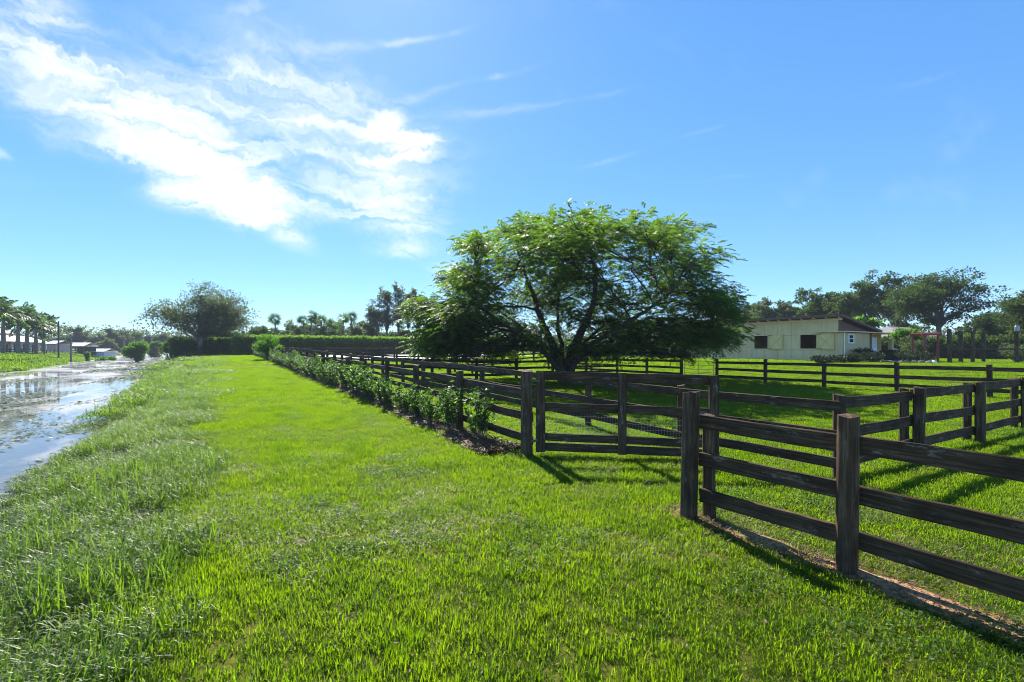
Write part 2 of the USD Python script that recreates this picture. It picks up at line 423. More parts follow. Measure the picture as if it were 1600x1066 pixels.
M['shrub'] = leaf_mat('glossy_shrub_leaves', [(0.0, (0.045, 0.10, 0.02)), (0.7, (0.08, 0.16, 0.03)), (1.0, (0.14, 0.23, 0.035))],
                      [(0.0, (0.16, 0.36, 0.015)), (0.7, (0.30, 0.54, 0.02)), (1.0, (0.55, 0.74, 0.03))], tf=0.33, rough=0.5, spec=0.16)
M['palm'] = leaf_mat('palm_leaflets', [(0.0, (0.05, 0.09, 0.02)), (1.0, (0.11, 0.15, 0.05))], [(0.0, (0.12, 0.26, 0.02)), (1.0, (0.26, 0.36, 0.05))], tf=0.36, rough=0.5, spec=0.16)
M['dead'] = leaf_mat('dead_leaves', [(0.0, (0.12, 0.06, 0.03)), (0.5, (0.28, 0.155, 0.08)), (1.0, (0.44, 0.30, 0.18))], [(0.0, (0.1, 0.05, 0.02)), (1.0, (0.2, 0.12, 0.06))], tf=0.2, rough=0.6)
M['lily'] = leaf_mat('floating_leaves', [(0.0, (0.10, 0.12, 0.05)), (0.6, (0.22, 0.23, 0.12)), (1.0, (0.45, 0.43, 0.32))], [(0.0, (0.1, 0.2, 0.02)), (1.0, (0.2, 0.3, 0.05))], tf=0.15, rough=0.4)
M['bark'] = plain('bark', (0.10, 0.085, 0.07), 0.85, var=0.5, scale=9, bump=0.8)
M['dark_bark'] = plain('dark_bark', (0.062, 0.048, 0.038), 0.9, var=0.5, scale=9, bump=0.8, spec=0.1)
M['bark_pale'] = plain('pale_bark', (0.21, 0.19, 0.165), 0.85, var=0.4, scale=5, bump=0.5)
M['palm_trunk'] = plain('palm_trunk', (0.19, 0.145, 0.105), 0.8, var=0.25, scale=4, bump=0.4)
M['crownshaft'] = plain('crownshaft', (0.12, 0.20, 0.06), 0.4, var=0.2, scale=4)
M['mulch'] = plain('mulch', (0.12, 0.075, 0.05), 0.95, var=0.55, scale=30, bump=1.0)
M['straw_ground'] = plain('dry_thatch', (0.36, 0.20, 0.095), 0.95, var=0.5, scale=25, bump=1.0)
M['sand'] = plain('arena_sand', (0.56, 0.52, 0.47), 0.95, var=0.08, scale=0.8, bump=0.2)
M['cream'] = mat('cream_siding', {'g': ('geometry', {}), 'mp': ('mapping', {'scale': (3.0, 3.0, 0.35)}), 'a': ('noise_texture', {'scale': 1.0, 'detail': 8.0, 'roughness': 0.65}), 'b': ('noise_texture', {'scale': 0.35, 'detail': 4.0}),
                   'ra': ('rgb_ramp', {'ramp': [(0.3, (0.62, 0.42, 0.20)), (0.5, (0.72, 0.49, 0.235)), (0.7, (0.76, 0.52, 0.255))]}), 'rb': ('rgb_ramp', {'ramp': [(0.3, (0.86, 0.86, 0.86)), (0.7, (1.05, 1.05, 1.05))]}),
                   'm': ('mix_color', {'blend_type': 'multiply', 'fac': 1.0, 'use_clamp': False}), 'p': ('principled_bsdf', {'roughness': 0.75, 'specular_ior_level': 0.2})},
                 [('g.position', 'mp.vector'), ('mp.vector', 'a.vector'), ('g.position', 'b.vector'), ('a.fac', 'ra.fac'), ('b.fac', 'rb.fac'), ('ra.color', 'm.a'), ('rb.color', 'm.b'), ('m.result', 'p.base_color')], 'p.BSDF')
M['cream_trim'] = plain('cream_trim', (0.76, 0.52, 0.27), 0.7, var=0.06, scale=2)
M['shutter'] = plain('shutter_boards', (0.76, 0.53, 0.20), 0.7, var=0.07, scale=2)
M['shutter_trim'] = plain('shutter_trim', (0.68, 0.46, 0.165), 0.7, var=0.07, scale=2)
M['roof_brown'] = plain('roof_brown', (0.14, 0.07, 0.045), 0.8, var=0.35, scale=6, bump=0.3)
M['orange'] = plain('ochre_wall', (0.55, 0.33, 0.12), 0.8, var=0.08, scale=2)
M['white'] = plain('white_paint', (0.78, 0.78, 0.77), 0.5, var=0.05, scale=3)
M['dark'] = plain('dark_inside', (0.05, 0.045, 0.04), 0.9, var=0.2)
M['red'] = plain('red_paint', (0.22, 0.045, 0.035), 0.6, var=0.2, scale=4)
M['metal'] = plain('galvanised_pipe', (0.28, 0.29, 0.30), 0.4, 0.8, var=0.15)
M['wire'] = plain('galvanised_wire', (0.45, 0.46, 0.47), 0.4, 0.7, var=0.1)
M['rock'] = plain('garden_rock', (0.20, 0.16, 0.13), 0.9, var=0.35, scale=5, bump=0.6)
M['roof_pale'] = plain('pale_metal_roof', (0.62, 0.58, 0.56), 0.45, var=0.06, scale=0.6)
M['brick_pink'] = plain('pink_stucco', (0.50, 0.33, 0.26), 0.85, var=0.1, scale=1.2)
M['grey_shingle'] = plain('grey_shingles', (0.24, 0.23, 0.23), 0.85, var=0.12, scale=3)
M['cleat'] = plain('fresh_wood', (0.42, 0.33, 0.19), 0.7, var=0.2, scale=20)
M['grey_wall'] = plain('grey_siding', (0.45, 0.46, 0.48), 0.7, var=0.06)
M['pole'] = plain('pole_wood', (0.09, 0.075, 0.06), 0.85, var=0.3, scale=8)
M['glass'] = mat('window_glass', {'f': ('fresnel', {'IOR': 1.5}), 't': ('transparent_bsdf', {'color': (0.85, 0.88, 0.9)}), 'g': ('glossy_bsdf', {'roughness': 0.02, 'color': (1, 1, 1)}), 'm': ('mix_closure', {})},
                 [('f.fac', 'm.fac'), ('t.BSDF', 'm.closure1'), ('g.BSDF', 'm.closure2')], 'm.closure')


def ground_material():
    n = {'g': ('geometry', {}), 'a': ('noise_texture', {'scale': 0.5, 'detail': 6.0, 'roughness': 0.6}), 'b': ('noise_texture', {'scale': 22.0, 'detail': 8.0, 'roughness': 0.7}),
         'ra': ('rgb_ramp', {'ramp': [(0.3, (0.075, 0.095, 0.010)), (0.55, (0.13, 0.15, 0.014)), (0.75, (0.19, 0.17, 0.04))]}),
         'rb': ('rgb_ramp', {'ramp': [(0.3, (0.45, 0.42, 0.4)), (0.7, (1.15, 1.1, 1.0))]}),
         'm': ('mix_color', {'blend_type': 'multiply', 'fac': 1.0, 'use_clamp': False}), 'bp': ('bump', {'strength': 0.8, 'distance': 0.04}),
         'p': ('principled_bsdf', {'roughness': 0.95, 'specular_ior_level': 0.1})}
    l = [('g.position', 'a.vector'), ('g.position', 'b.vector'), ('a.fac', 'ra.fac'), ('b.fac', 'rb.fac'), ('ra.color', 'm.a'), ('rb.color', 'm.b'), ('m.result', 'p.base_color'), ('b.fac', 'bp.height'), ('bp.normal', 'p.normal')]
    return mat('turf_soil', n, l, 'p.BSDF')


def water_material():
    n = {'g': ('geometry', {}), 'mp': ('mapping', {'scale': (0.55, 0.16, 1.0), 'rotation': (0, 0, 0.25)}), 'a': ('noise_texture', {'scale': 0.55, 'detail': 9.0, 'roughness': 0.62, 'distortion': 0.5}),
         'fr': ('map_range', {'range_type': 'smoothstep', 'from_min': 0.42, 'from_max': 0.62, 'to_min': 0.16, 'to_max': 0.80, 'clamp': True}),
         'rip': ('noise_texture', {'scale': 3.0, 'detail': 4.0}), 'b': ('bump', {'strength': 0.05, 'distance': 0.02}),
         'w': ('principled_bsdf', {'base_color': (0.012, 0.018, 0.014), 'roughness': 0.03, 'ior': 1.33, 'specular_ior_level': 0.5}),
         'fine': ('noise_texture', {'scale': 6.0, 'detail': 6.0, 'roughness': 0.7}), 'fc': ('rgb_ramp', {'ramp': [(0.35, (0.33, 0.29, 0.24)), (0.65, (0.50, 0.45, 0.41))]}),
         's': ('principled_bsdf', {'roughness': 0.35}), 'm': ('mix_closure', {})}
    l = [('g.position', 'mp.vector'), ('mp.vector', 'a.vector'), ('a.fac', 'fr.value'), ('g.position', 'rip.vector'), ('rip.fac', 'b.height'), ('b.normal', 'w.normal'),
         ('g.position', 'fine.vector'), ('fine.fac', 'fc.fac'), ('fc.color', 's.base_color'), ('fr.result', 'm.fac'), ('w.BSDF', 'm.closure1'), ('s.BSDF', 'm.closure2')]
    return mat('canal_surface', n, l, 'm.closure')


# ------------------------------------------------------------------ the setting
def grid(xs, ys, zf):
    X, Y = np.meshgrid(xs, ys)
    v = np.stack([X, Y, zf(X, Y)], -1).reshape(-1, 3)
    nx, ny = len(xs), len(ys)
    i = (np.arange(ny - 1)[:, None] * nx + np.arange(nx - 1)).ravel()
    return v, np.stack([i, i + 1, i + nx + 1, i + nx], 1)


xs = np.concatenate([[-1500, -800, -400, -250, -160, -110, -80, -60, -50], np.arange(-45, -26, 1.0), np.arange(-26, -21, 0.5), np.arange(-21, -11, 1.0), np.arange(-11, 0, 0.25), np.arange(0, 50, 1.0), [55, 65, 80, 110, 160, 250, 400, 800, 1500]])
ys = np.concatenate([[-300, -120, -60, -30, -15, -8], np.arange(-4, 60, 0.5), np.arange(60, 160, 1.0), [170, 190, 220, 280, 400, 700, 1200, 2000]])
single('ground', grid(xs, ys, G), ground_material(), True, kind='structure')
wy = np.concatenate([[-300, -60], np.arange(-20, 160, 2.0), [200, 300, 500, 900]])
wv = np.stack([np.stack([near_edge(wy) + 2.2, wy, np.full(len(wy), WATER)], 1), np.stack([far_edge(wy) - 1.2, wy, np.full(len(wy), WATER)], 1)], 1).reshape(-1, 3)
k = np.arange(len(wy) - 1)[:, None] * 2
single('canal_water', (wv, (k + [0, 2, 3, 1])), water_material(), kind='structure')

hz = usdkit.material(stage, '/World/Looks/air', {'v': ('principled_volume', {'color': (0.82, 0.90, 1.0), 'density': 0.0003, 'anisotropy': 0.0})}, [], volume='v.volume')
single('haze', MB().box(-1520, -320, -3.2, 1520, 2020, 26), hz, kind='stuff', label='thin pale haze that fades the far trees', category='haze')

# ------------------------------------------------------------------ board fences
H_RAIL = (1.12, 0.69, 0.285)


def post_mesh(x, y, z, h, w, rng, detail):
    """squared timber post with worn corners, slightly out of plumb"""
    mb = MB()
    n = 8 if detail else 4
    an = (np.arange(n) + 0.5) / n * 2 * PI
    r = w / 2 / math.cos(PI / 4) * (0.86 if n == 8 else 1.0)
    sq = np.stack([np.sign(np.cos(an)) * np.minimum(np.abs(np.cos(an)) * r * 1.22, w / 2), np.sign(np.sin(an)) * np.minimum(np.abs(np.sin(an)) * r * 1.22, w / 2)], 1) if n == 8 else np.stack([np.cos(an), np.sin(an)], 1) * r
    lv = np.linspace(0, 1, 6 if detail else 2)
    tilt = rng.normal(0, 0.008, 2)
    v = []
    for t in lv:
        q = sq * (1 + (rng.normal(0, 0.02, (n, 1)) if detail else 0))
        v.append(np.column_stack([q + tilt * t * h, np.full(n, t * (h + 0.25) - 0.25)]))
    v[-1][:, 2] += (sq @ rng.normal(0, 0.12, 2)) + (rng.normal(0, 0.004, n) if detail else 0)
    v = np.vstack(v) + [x, y, z]
    i = np.arange(len(lv) - 1)[:, None] * n + np.arange(n); j = np.arange(len(lv) - 1)[:, None] * n + (np.arange(n) + 1) % n
    mb.add(v, np.stack([i, j, j + n, i + n], -1).reshape(-1, 4))
    top = v[-n:]
    mb.add(np.vstack([top, top.mean(0) + [0, 0, 0.004]]), [[a, (a + 1) % n, n] for a in range(n)])
    return mb


def board_mesh(a, b, hgt, thick, rng, detail, bow=0.01):
    """a sawn board from a to b (centre line), standing on edge"""
    a, b = np.asarray(a, float), np.asarray(b, float)
    d = b - a; L = np.linalg.norm(d); d /= L
    s = unit(np.cross(d, [0, 0, 1.0])); u = np.cross(s, d)
    m = max(2, int(L / 0.22) + 1) if detail else 3
    t = np.linspace(0, 1, m)
    c = 0.006 if detail else 0
    sec = [(-thick / 2, -hgt / 2 + c), (-thick / 2, hgt / 2 - c), (-thick / 2 + c, hgt / 2), (thick / 2 - c, hgt / 2), (thick / 2, hgt / 2 - c), (thick / 2, -hgt / 2 + c), (thick / 2 - c, -hgt / 2), (-thick / 2 + c, -hgt / 2)] if detail else \
          [(-thick / 2, -hgt / 2), (-thick / 2, hgt / 2), (thick / 2, hgt / 2), (thick / 2, -hgt / 2)]
    sec = np.array(sec); n = len(sec)
    sag = rng.normal(0, bow) * np.sin(PI * t) + (np.convolve(rng.normal(0, 0.0035, m + 4), np.ones(3) / 3, 'same')[2:-2] if detail else 0)
    side = rng.normal(0, bow * 0.8) * np.sin(PI * t)
    v = a + d * (t * L)[:, None] + u * sag[:, None] + s * side[:, None]
    v = v[:, None] + s * sec[:, 0][:, None] + u * sec[:, 1][:, None]
    if detail:
        v += rng.normal(0, 0.0015, v.shape)
    i = np.arange(m - 1)[:, None] * n + np.arange(n); j = np.arange(m - 1)[:, None] * n + (np.arange(n) + 1) % n
    mb = MB().add(v.reshape(-1, 3), np.stack([j, i, i + n, j + n], -1).reshape(-1, 4))
    for e, q in ((v[0], 1), (v[-1], -1)):
        f = np.array([[0, k, k + 1] for k in range(1, n - 1)])
        mb.add(e, f[:, ::-1] if q > 0 else f)
    return mb


def fence(label, pts, matr, side, seed, h=1.36, w=0.14, rails=H_RAIL, hgt=0.155, group=None, paired=False, near=14.0, first=True, last=True, skip=(), name='board_fence', pm=None, over=0.05):
    """posts at pts with a board per bay and rail on one side of the posts"""
    rng = np.random.default_rng(seed)
    P = [np.array([x, y, float(G(x, y))]) for x, y in pts]
    T = Thing(name, P[0], label, 'fence', group)
    d0 = unit(P[-1][:2] - P[0][:2]); nrm = np.array([-d0[1], d0[0], 0]) * side
    thick = 0.038
    for i, p in enumerate(P):
        if (i == 0 and not first) or (i == len(P) - 1 and not last):
            continue
        close = math.hypot(p[0], p[1]) < near
        T.part('post', post_mesh(p[0], p[1], p[2], h + rng.normal(0, 0.015), w * rng.uniform(0.94, 1.06), rng, close), pm or WOOD_Z)
        if paired:
            q = p + nrm * (w + thick + 0.008)
            T.part('post', post_mesh(q[0], q[1], q[2], h - 0.03, w * 0.8, rng, close), pm or WOOD_Z)
    off = nrm * (w / 2 + thick / 2 + 0.002)
    for i in range(len(P) - 1):
        if i in skip:
            continue
        close = min(math.hypot(*P[i][:2]), math.hypot(*P[i + 1][:2])) < near
        for r in rails:
            j1, j2 = rng.normal(0, 0.012, 2)
            a, b = P[i] + off + [0, 0, r + j1], P[i + 1] + off + [0, 0, r + j2]
            dd = unit(b - a)
            a2 = a - dd * over if i == 0 else a + dd * 0.003
            b2 = b + dd * over if i == len(P) - 2 else b - dd * 0.003
            T.part('rail', board_mesh(a2, b2, hgt * rng.uniform(0.96, 1.04), thick, rng, close), matr)
    return T


# front run: latch post, then along the lawn to the right of the camera
front = fence('weathered dark three-board fence nearest the camera, beside the open gate', [(4.645, 3.60), (4.64, 2.04), (4.62, -0.75), (4.6, -3.6)], WOOD_Y, 1, 11, h=1.375, w=0.145, hgt=0.16, near=20, first=False, over=0.0)
rngp = np.random.default_rng(3)
front.part('post', post_mesh(4.60, 3.66, 0.0, 1.46, 0.165, rngp, True), WOOD_Z, label='taller latch post with two pale strike strips')
front.part('post', post_mesh(4.825, 3.54, 0.0, 1.19, 0.12, rngp, True), WOOD_Z)
for z0 in (0.40, 0.86):
    front.part('latch_strip', MB().box(4.648, 3.572, z0, 4.668, 3.5755, z0 + 0.155, 0), M['cleat'])

f1 = [(4.77, 7.32)] + [(4.78, 7.32 + 2.9 * i) for i in range(1, 28)]
lawn_fence = fence('dark three-board fence running down the lawn behind the shrub row', f1, WOOD_Y, -1, 12, h=1.36, w=0.145, near=22, first=False)
lawn_fence.part('post', post_mesh(4.77, 7.32, 0.0, 1.56, 0.19, rngp, True), WOOD_Z, label='thick gate hinge post')
f3 = [(7.78, 3.52 + 2.82 * i) for i in range(28)]
fence('dark inner fence along the far side of the alley behind the open gate', f3, WOOD_Y, 1, 13, h=1.25, w=0.14, near=16, rails=(1.13, 0.68, 0.28))
f4 = [(7.86, 3.50), (10.53, 3.50), (13.5, 3.45), (16.6, 3.42), (19.6, 3.4), (22.7, 3.38), (25.8, 3.36)]
fence('dark fence of doubled posts running right from the paddock corner', f4[0:], WOOD_X, 1, 14, h=1.27, w=0.16, near=18, rails=(1.14, 0.68, 0.25), hgt=0.17, paired=True, first=False)
f5 = [(26.0, 3.3 + 3.05 * i) for i in range(6)]
fence('dark fence across the far side of the sunny paddock before the barn', f5, WOOD_Y, 1, 15, h=1.33, w=0.14)
f5b = [(26.0, 21.2), (26.0, 24.2), (26.0, 27.2), (26.0, 30.2), (26.0, 33.2), (26.0, 36.2)]
fence('dark fence beyond the pipe gate, partly behind the tree foliage', f5b, WOOD_Y, 1, 16, h=1.33)
f6 = [(7.9 + 3.0 * i, 27.2) for i in range(7)]
fence('dark cross fence passing behind the trunk of the big tree', f6, WOOD_X, -1, 17, h=1.33, last=False)
f7 = [(7.9 + 3.1 * i, 44.0) for i in range(13)]
fence('dark cross fence closing the middle paddock, second behind the tree', f7, WOOD_X, -1, 18, h=1.33, last=False)
f8 = [(9.0 + 3.2 * i, 59.0) for i in range(12)]
fence('dark rail fence along the front of the pale sand arena', f8, WOOD_X, -1, 19, h=1.33, rails=(1.2, 0.75))
f9 = [(9.0 + 3.2 * i, 84.0) for i in range(12)]
fence('dark rail fence along the back of the sand arena before the hedge', f9, WOOD_X, -1, 20, h=1.33, rails=(1.2, 0.75))
f10 = [(17.0, 27.4 + 3.3 * i) for i in range(6)]
fence('dark dividing fence between the two middle paddocks behind the tree', f10, WOOD_Y, 1, 21, h=1.33)


# ------------------------------------------------------------------ the open wooden gate
def gate():
    a = np.array([4.93, 7.22, 0.0]); b = np.array([7.37, 5.27, 0.0])
    d = unit(b - a); L = np.linalg.norm(b - a); s = np.array([-d[1], d[0], 0]); ang = math.atan2(d[1], d[0])
    toward = -s if (-s) @ (-a) > 0 else s                       # towards the camera
    rng = np.random.default_rng(5)
    WG = wood('weathered_gate_board', ang, pale=0.25)
    T = Thing('farm_gate', a, 'dark wooden board gate swung open into the paddock, wire mesh on its lower half', 'gate')

    def bar(t0, t1, za, zb, h, th, off, name, mt):
        T.part(name, board_mesh(a + d * t0 * L + [0, 0, za] + toward * off, a + d * t1 * L + [0, 0, zb] + toward * off, h, th, rng, True, 0.004), mt)
    sag = 0.06
    for z, h in ((1.475, 0.17), (0.905, 0.15), (0.36, 0.14), (0.185, 0.15)):
        bar(0.0, 1.0, z, z - sag, h, 0.034, 0.0, 'rail', WG)

    def stile(t, w, z0, z1, off):
        c = a + d * t * L + toward * off
        mb = MB()
        ca, sa = d[:2]
        v, f = MB().box(-w / 2, -0.019, z0, w / 2, 0.019, z1, 0.005).get()
        v = v + rng.normal(0, 0.001, v.shape)
        mb.add(np.column_stack([v[:, 0] * ca - v[:, 1] * sa, v[:, 0] * sa + v[:, 1] * ca, v[:, 2]]) + c, f)
        T.part('stile', mb, WOOD_Z)
    stile(0.02, 0.17, 0.09, 1.555, 0.037)
    stile(0.485, 0.15, 0.08, 1.53, 0.037)
    stile(0.985, 0.16, 0.05, 1.49, 0.037)
    stile(0.985, 0.14, 0.06, 1.47, -0.037)
    # welded wire on the far face
    mb = MB()
    for t in np.arange(0.05, 0.97, 0.05 / L * 1.0):
        p = a + d * t * L - toward * 0.022
        mb.tube([p + [0, 0, 0.12 - sag * t], p + [0, 0, 0.80 - sag * t]], 0.0012, 3, False)
    for z in np.arange(0.15, 0.81, 0.1):
        p = a - toward * 0.0235
        mb.tube([p + d * 0.05 * L + [0, 0, z], p + d * 0.97 * L + [0, 0, z - sag]], 0.0012, 3, False)
    T.part('wire_mesh', mb, M['wire'])
    for z in (0.30, 1.38):
        p = a + toward * 0.062
        T.part('hinge', MB().box(*(p + [-0.14, -0.012, z - 0.02]), *(p + [0.12, 0.0, z + 0.02]), 0.003), M['pole'])
    T.part('latch_bolt', MB().tube([a + d * (L * 0.9) + [0, 0, 0.84] + toward * 0.03, a + d * (L * 1.03) + [0, 0, 0.835] + toward * 0.03], 0.01, 6), M['metal'])


gate()


def pipe_gate():
    x, y0, y1 = 26.0, 18.75, 21.0
    z = float(G(x, 20))
    T = Thing('pipe_gate', (x, y0, z), 'thin metal pipe gate in the far paddock fence in front of the barn', 'gate')
    fr = [[x, y0 + 0.02, z + 0.12], [x, y0 + 0.02, z + 1.35], [x, y0 + 0.15, z + 1.48], [x, y1 - 0.15, z + 1.48], [x, y1 - 0.02, z + 1.35], [x, y1 - 0.02, z + 0.12], [x, y0 + 0.02, z + 0.12]]
    T.part('frame', MB().tube(fr, 0.024, 6), M['metal'])
    for k in range(4):
        zz = z + 0.38 + 0.26 * k
        T.part('bar', MB().tube([[x, y0 + 0.02, zz], [x, y1 - 0.02, zz]], 0.016, 5), M['metal'])
    T.part('upright', MB().tube([[x, (y0 + y1) / 2, z + 0.12], [x, (y0 + y1) / 2, z + 1.48]], 0.018, 5), M['metal'])


pipe_gate()


# ------------------------------------------------------------------ the stable
def stable():
    X0, Y0, Y1, X1 = 44.0, 20.0, 49.0, 50.2
    z = float(G(46, 30))
    T = Thing('stable_barn', (X0, Y0, z), 'long cream stable with brown shed roof and open board shutters', 'barn')
    nseam = 23
    cw = (Y1 - Y0) / nseam
    wins = [(21.7, 23.06), (26.0, 27.35), (30.6, 31.95), (35.0, 36.3), (39.4, 40.7), (43.8, 45.1)]
    rows = [(0.0, 1.03), (1.03, 2.28), (2.28, 3.55)]
    for ri, (z0, z1) in enumerate(rows):
        cuts = [Y0 + cw * i for i in range(nseam + 1)]
        if ri == 1:
            cuts = sorted([c for c in cuts if all(c < w0 - 0.15 or c > w1 + 0.15 for w0, w1 in wins)] + [v for w in wins for v in w])
        for a, b in zip(cuts[:-1], cuts[1:]):
            if ri == 1 and any(abs(a - w0) < 1e-6 for w0, _ in wins):
                continue
            T.part('wall_panel', MB().box(X0, a + 0.008, z + z0 + 0.006, X0 + 0.1, b - 0.008, z + z1 - 0.006, 0.006), M['cream'])
    T.part('wall_frame', MB().box(X0 + 0.04, Y0 + 0.01, z - 0.4, X0 + 0.09, Y1 - 0.01, z + 1.02).box(X0 + 0.04, Y0 + 0.01, z + 2.29, X0 + 0.09, Y1 - 0.01, z + 3.5), M['cream_trim'])
    T.part('belt_trim', MB().box(X0 - 0.022, Y0, z + 1.0, X0 - 0.001, Y1, z + 1.06), M['cream_trim'])
    for w0, w1 in wins:
        fr = MB()
        for (a, b, c, e) in ((w0 - 0.05, z + 0.985, w1 + 0.05, z + 1.03), (w0 - 0.05, z + 2.28, w1 + 0.05, z + 2.33)):
            fr.box(X0 - 0.03, a, b, X0 + 0.11, c, e)
        for a in (w0 - 0.05, w1):
            fr.box(X0 - 0.03, a, z + 1.03, X0 + 0.11, a + 0.05, z + 2.28)
        path = T.part('window_frame', fr, M['cream_trim'])
        # shutter folded back against the wall towards the camera's right
        s0, s1 = w0 - 0.09 - 1.36, w0 - 0.09
        sh = MB()
        for q in range(5):
            yy = s0 + (s1 - s0) * q / 5
            sh.box(X0 - 0.075, yy + 0.004, z + 0.98, X0 - 0.045, yy + (s1 - s0) / 5 - 0.004, z + 2.36)
        sp = T.part('shutter', sh, M['shutter'])
        br = MB()
        for zz in (z + 0.99, z + 2.24):
            br.box(X0 - 0.10, s0 + 0.01, zz, X0 - 0.076, s1 - 0.01, zz + 0.11)
        for yy in (s0 + 0.01, s1 - 0.12):
            br.box(X0 - 0.099, yy, z + 1.1, X0 - 0.0765, yy + 0.11, z + 2.24)
        for (ya, za, yb, zb, o) in ((s0 + 0.1, z + 1.12, s1 - 0.1, z + 2.22, 0.0), (s0 + 0.1, z + 2.22, s1 - 0.1, z + 1.12, 0.004)):
            v, f = board_mesh((X0 - 0.088 - o, ya, za), (X0 - 0.088 - o, yb, zb), 0.09, 0.018, np.random.default_rng(1), False, 0).get()
            br.add(v, f)
        for zz in (z + 1.03, z + 2.28):
            T.part('shutter_hinge', MB().box(X0 - 0.108, s1 - 0.4, zz, X0 - 0.1005, s1 + 0.03, zz + 0.045), M['pole'], parent=sp)
        T.part('shutter_brace', br, M['shutter_trim'], parent=sp)
    # other walls with a back opening that lets daylight through
    T.part('back_wall', MB().box(X1 - 0.1, Y0, z, X1, 20.9, z + 2.5).box(X1 - 0.1, 23.0, z, X1, Y1, z + 2.5).box(X1 - 0.1, 20.9, z + 2.2, X1, 23.0, z + 2.5), M['cream'])
    for yy in (Y0, Y1 - 0.1):
        prof = np.array([[X0 + 0.1, z], [X1 - 0.1, z], [X1 - 0.1, z + 2.5], [X0 + 0.1, z + 3.5]])
        v = np.vstack([np.column_stack([prof[:, 0], np.full(4, yy), prof[:, 1]]), np.column_stack([prof[:, 0], np.full(4, yy + 0.1), prof[:, 1]])])
        T.part('end_wall', MB().add(v, [[0, 1, 2, 3], [7, 6, 5, 4], [0, 4, 5, 1], [1, 5, 6, 2], [2, 6, 7, 3], [3, 7, 4, 0]]), M['roof_brown'])
    T.part('partition', MB().box(X0 + 0.1, 25.0, z, X1 - 0.1, 25.1, z + 2.4), M['dark'])
    # shed roof: high edge towards the paddocks
    sl = -1.08 / 6.6
    def roofz(x):
        return z + 3.62 + sl * (x - X0)
    xa, xb = X0 - 0.55, X1 + 0.6
    v = [[xa, Y0 - 0.55, roofz(xa)], [xb, Y0 - 0.55, roofz(xb)], [xb, Y1 + 0.5, roofz(xb)], [xa, Y1 + 0.5, roofz(xa)]]
    v = np.array(v); top = v + [0, 0, 0.2]
    rf = T.part('roof', MB().add(np.vstack([v, top]), [[3, 2, 1, 0], [4, 5, 6, 7], [0, 1, 5, 4], [1, 2, 6, 5], [2, 3, 7, 6], [3, 0, 4, 7]]), M['roof_brown'])
    for i in range(30):
        yy = Y0 - 0.3 + i * 1.0
        T.part('rafter_tail', MB().box(xa + 0.03, yy, roofz(xa) - 0.10, X0 + 0.0, yy + 0.05, roofz(xa) - 0.001), M['cream_trim'], parent=None)
    T.part('fascia', MB().box(X0 - 0.055, Y0 - 0.35, z + 3.42, X0 - 0.012, Y1 + 0.3, z + 3.60, 0.004), M['cream_trim'])
    # low wing on the near end
    yw = Y0 - 0.32
    T.part('wing_wall', MB().box(X0 - 0.02, yw, z - 0.3, 48.9, yw + 0.12, z + 2.40), M['cream'])
    for xx in (45.75, 47.3):
        T.part('batten', MB().box(xx, yw - 0.02, z, xx + 0.05, yw - 0.001, z + 2.38), M['cream_trim'])
    T.part('wing_side', MB().box(X0 - 0.02, yw + 0.121, z - 0.3, X0 + 0.1, Y0 - 0.004, z + 2.4), M['cream'])
    T.part('wing_roof', MB().box(X0 - 0.2, yw - 0.35, z + 2.44, 55.2, yw + 2.2, z + 2.52, 0.01), M['cream_trim'])
    T.part('porch_wall', MB().box(49.0, yw + 1.1, z - 0.3, 54.0, yw + 1.22, z + 2.4), M['orange'])
    T.part('porch_side', MB().box(48.78, yw + 0.13, z - 0.3, 48.9, yw + 1.09, z + 2.4), M['cream'])
    for xx in (50.0, 52.0):
        p = T.part('door', MB().box(xx, yw + 1.03, z, xx + 0.95, yw + 1.098, z + 2.1, 0.01), M['white'])
        T.part('door_knob', MB().tube([[xx + 0.85, yw + 1.03, z + 1.0], [xx + 0.85, yw + 0.97, z + 1.0]], 0.03, 6), M['metal'], parent=p)
    T.part('porch_post', MB().box(53.3, yw, z - 0.3, 53.75, yw + 0.3, z + 2.42), M['orange'])
    wx0, wx1, wz0, wz1 = 45.0, 45.75 + 0.25, z + 1.5, z + 2.3
    fr = MB()
    for (a, b, c, e) in ((wx0, wz0, wx1, wz0 + 0.1), (wx0, wz1 - 0.1, wx1, wz1), (wx0, wz0 + 0.1, wx0 + 0.14, wz1 - 0.1), (wx1 - 0.14, wz0 + 0.1, wx1, wz1 - 0.1), (wx0 + 0.14, (wz0 + wz1) / 2 - 0.03, wx1 - 0.14, (wz0 + wz1) / 2 + 0.03)):
        fr.box(a, yw - 0.05, b, c, yw - 0.002, e)
    p = T.part('window', MB().box(wx0 + 0.12, yw - 0.012, wz0 + 0.1, wx1 - 0.12, yw - 0.003, wz1 - 0.1), M['dark'])
    T.part('sash', fr, M['white'], parent=p)
    T.part('pane', MB().box(wx0 + 0.14, yw - 0.03, wz0 + 0.1, wx1 - 0.14, yw - 0.024, wz1 - 0.1), M['glass'], parent=p)
    T.part('downpipe', MB().tube([[X0 + 0.18, yw - 0.08, z + 2.45], [X0 + 0.18, yw - 0.08, z + 0.1], [X0 + 0.18, yw - 0.25, z + 0.05]], 0.05, 8), M['white'])


stable()


# ------------------------------------------------------------------ trees
def limb(mb, a, b, r0, r1, rng, n=6, wob=0.12, sides=6, lift=0.15):
    a, b = np.asarray(a, float), np.asarray(b, float)
    L = np.linalg.norm(b - a); t = np.linspace(0, 1, n)
    mid = rng.normal(0, wob * L * 0.5, (n, 3)) * np.sin(PI * t)[:, None] * 0.5
    p = a + (b - a) * t[:, None] + mid
    p[:, 2] += np.sin(PI * t) * L * lift
    mb.tube(p, r0 + (r1 - r0) * t ** 0.8, sides)
    return p


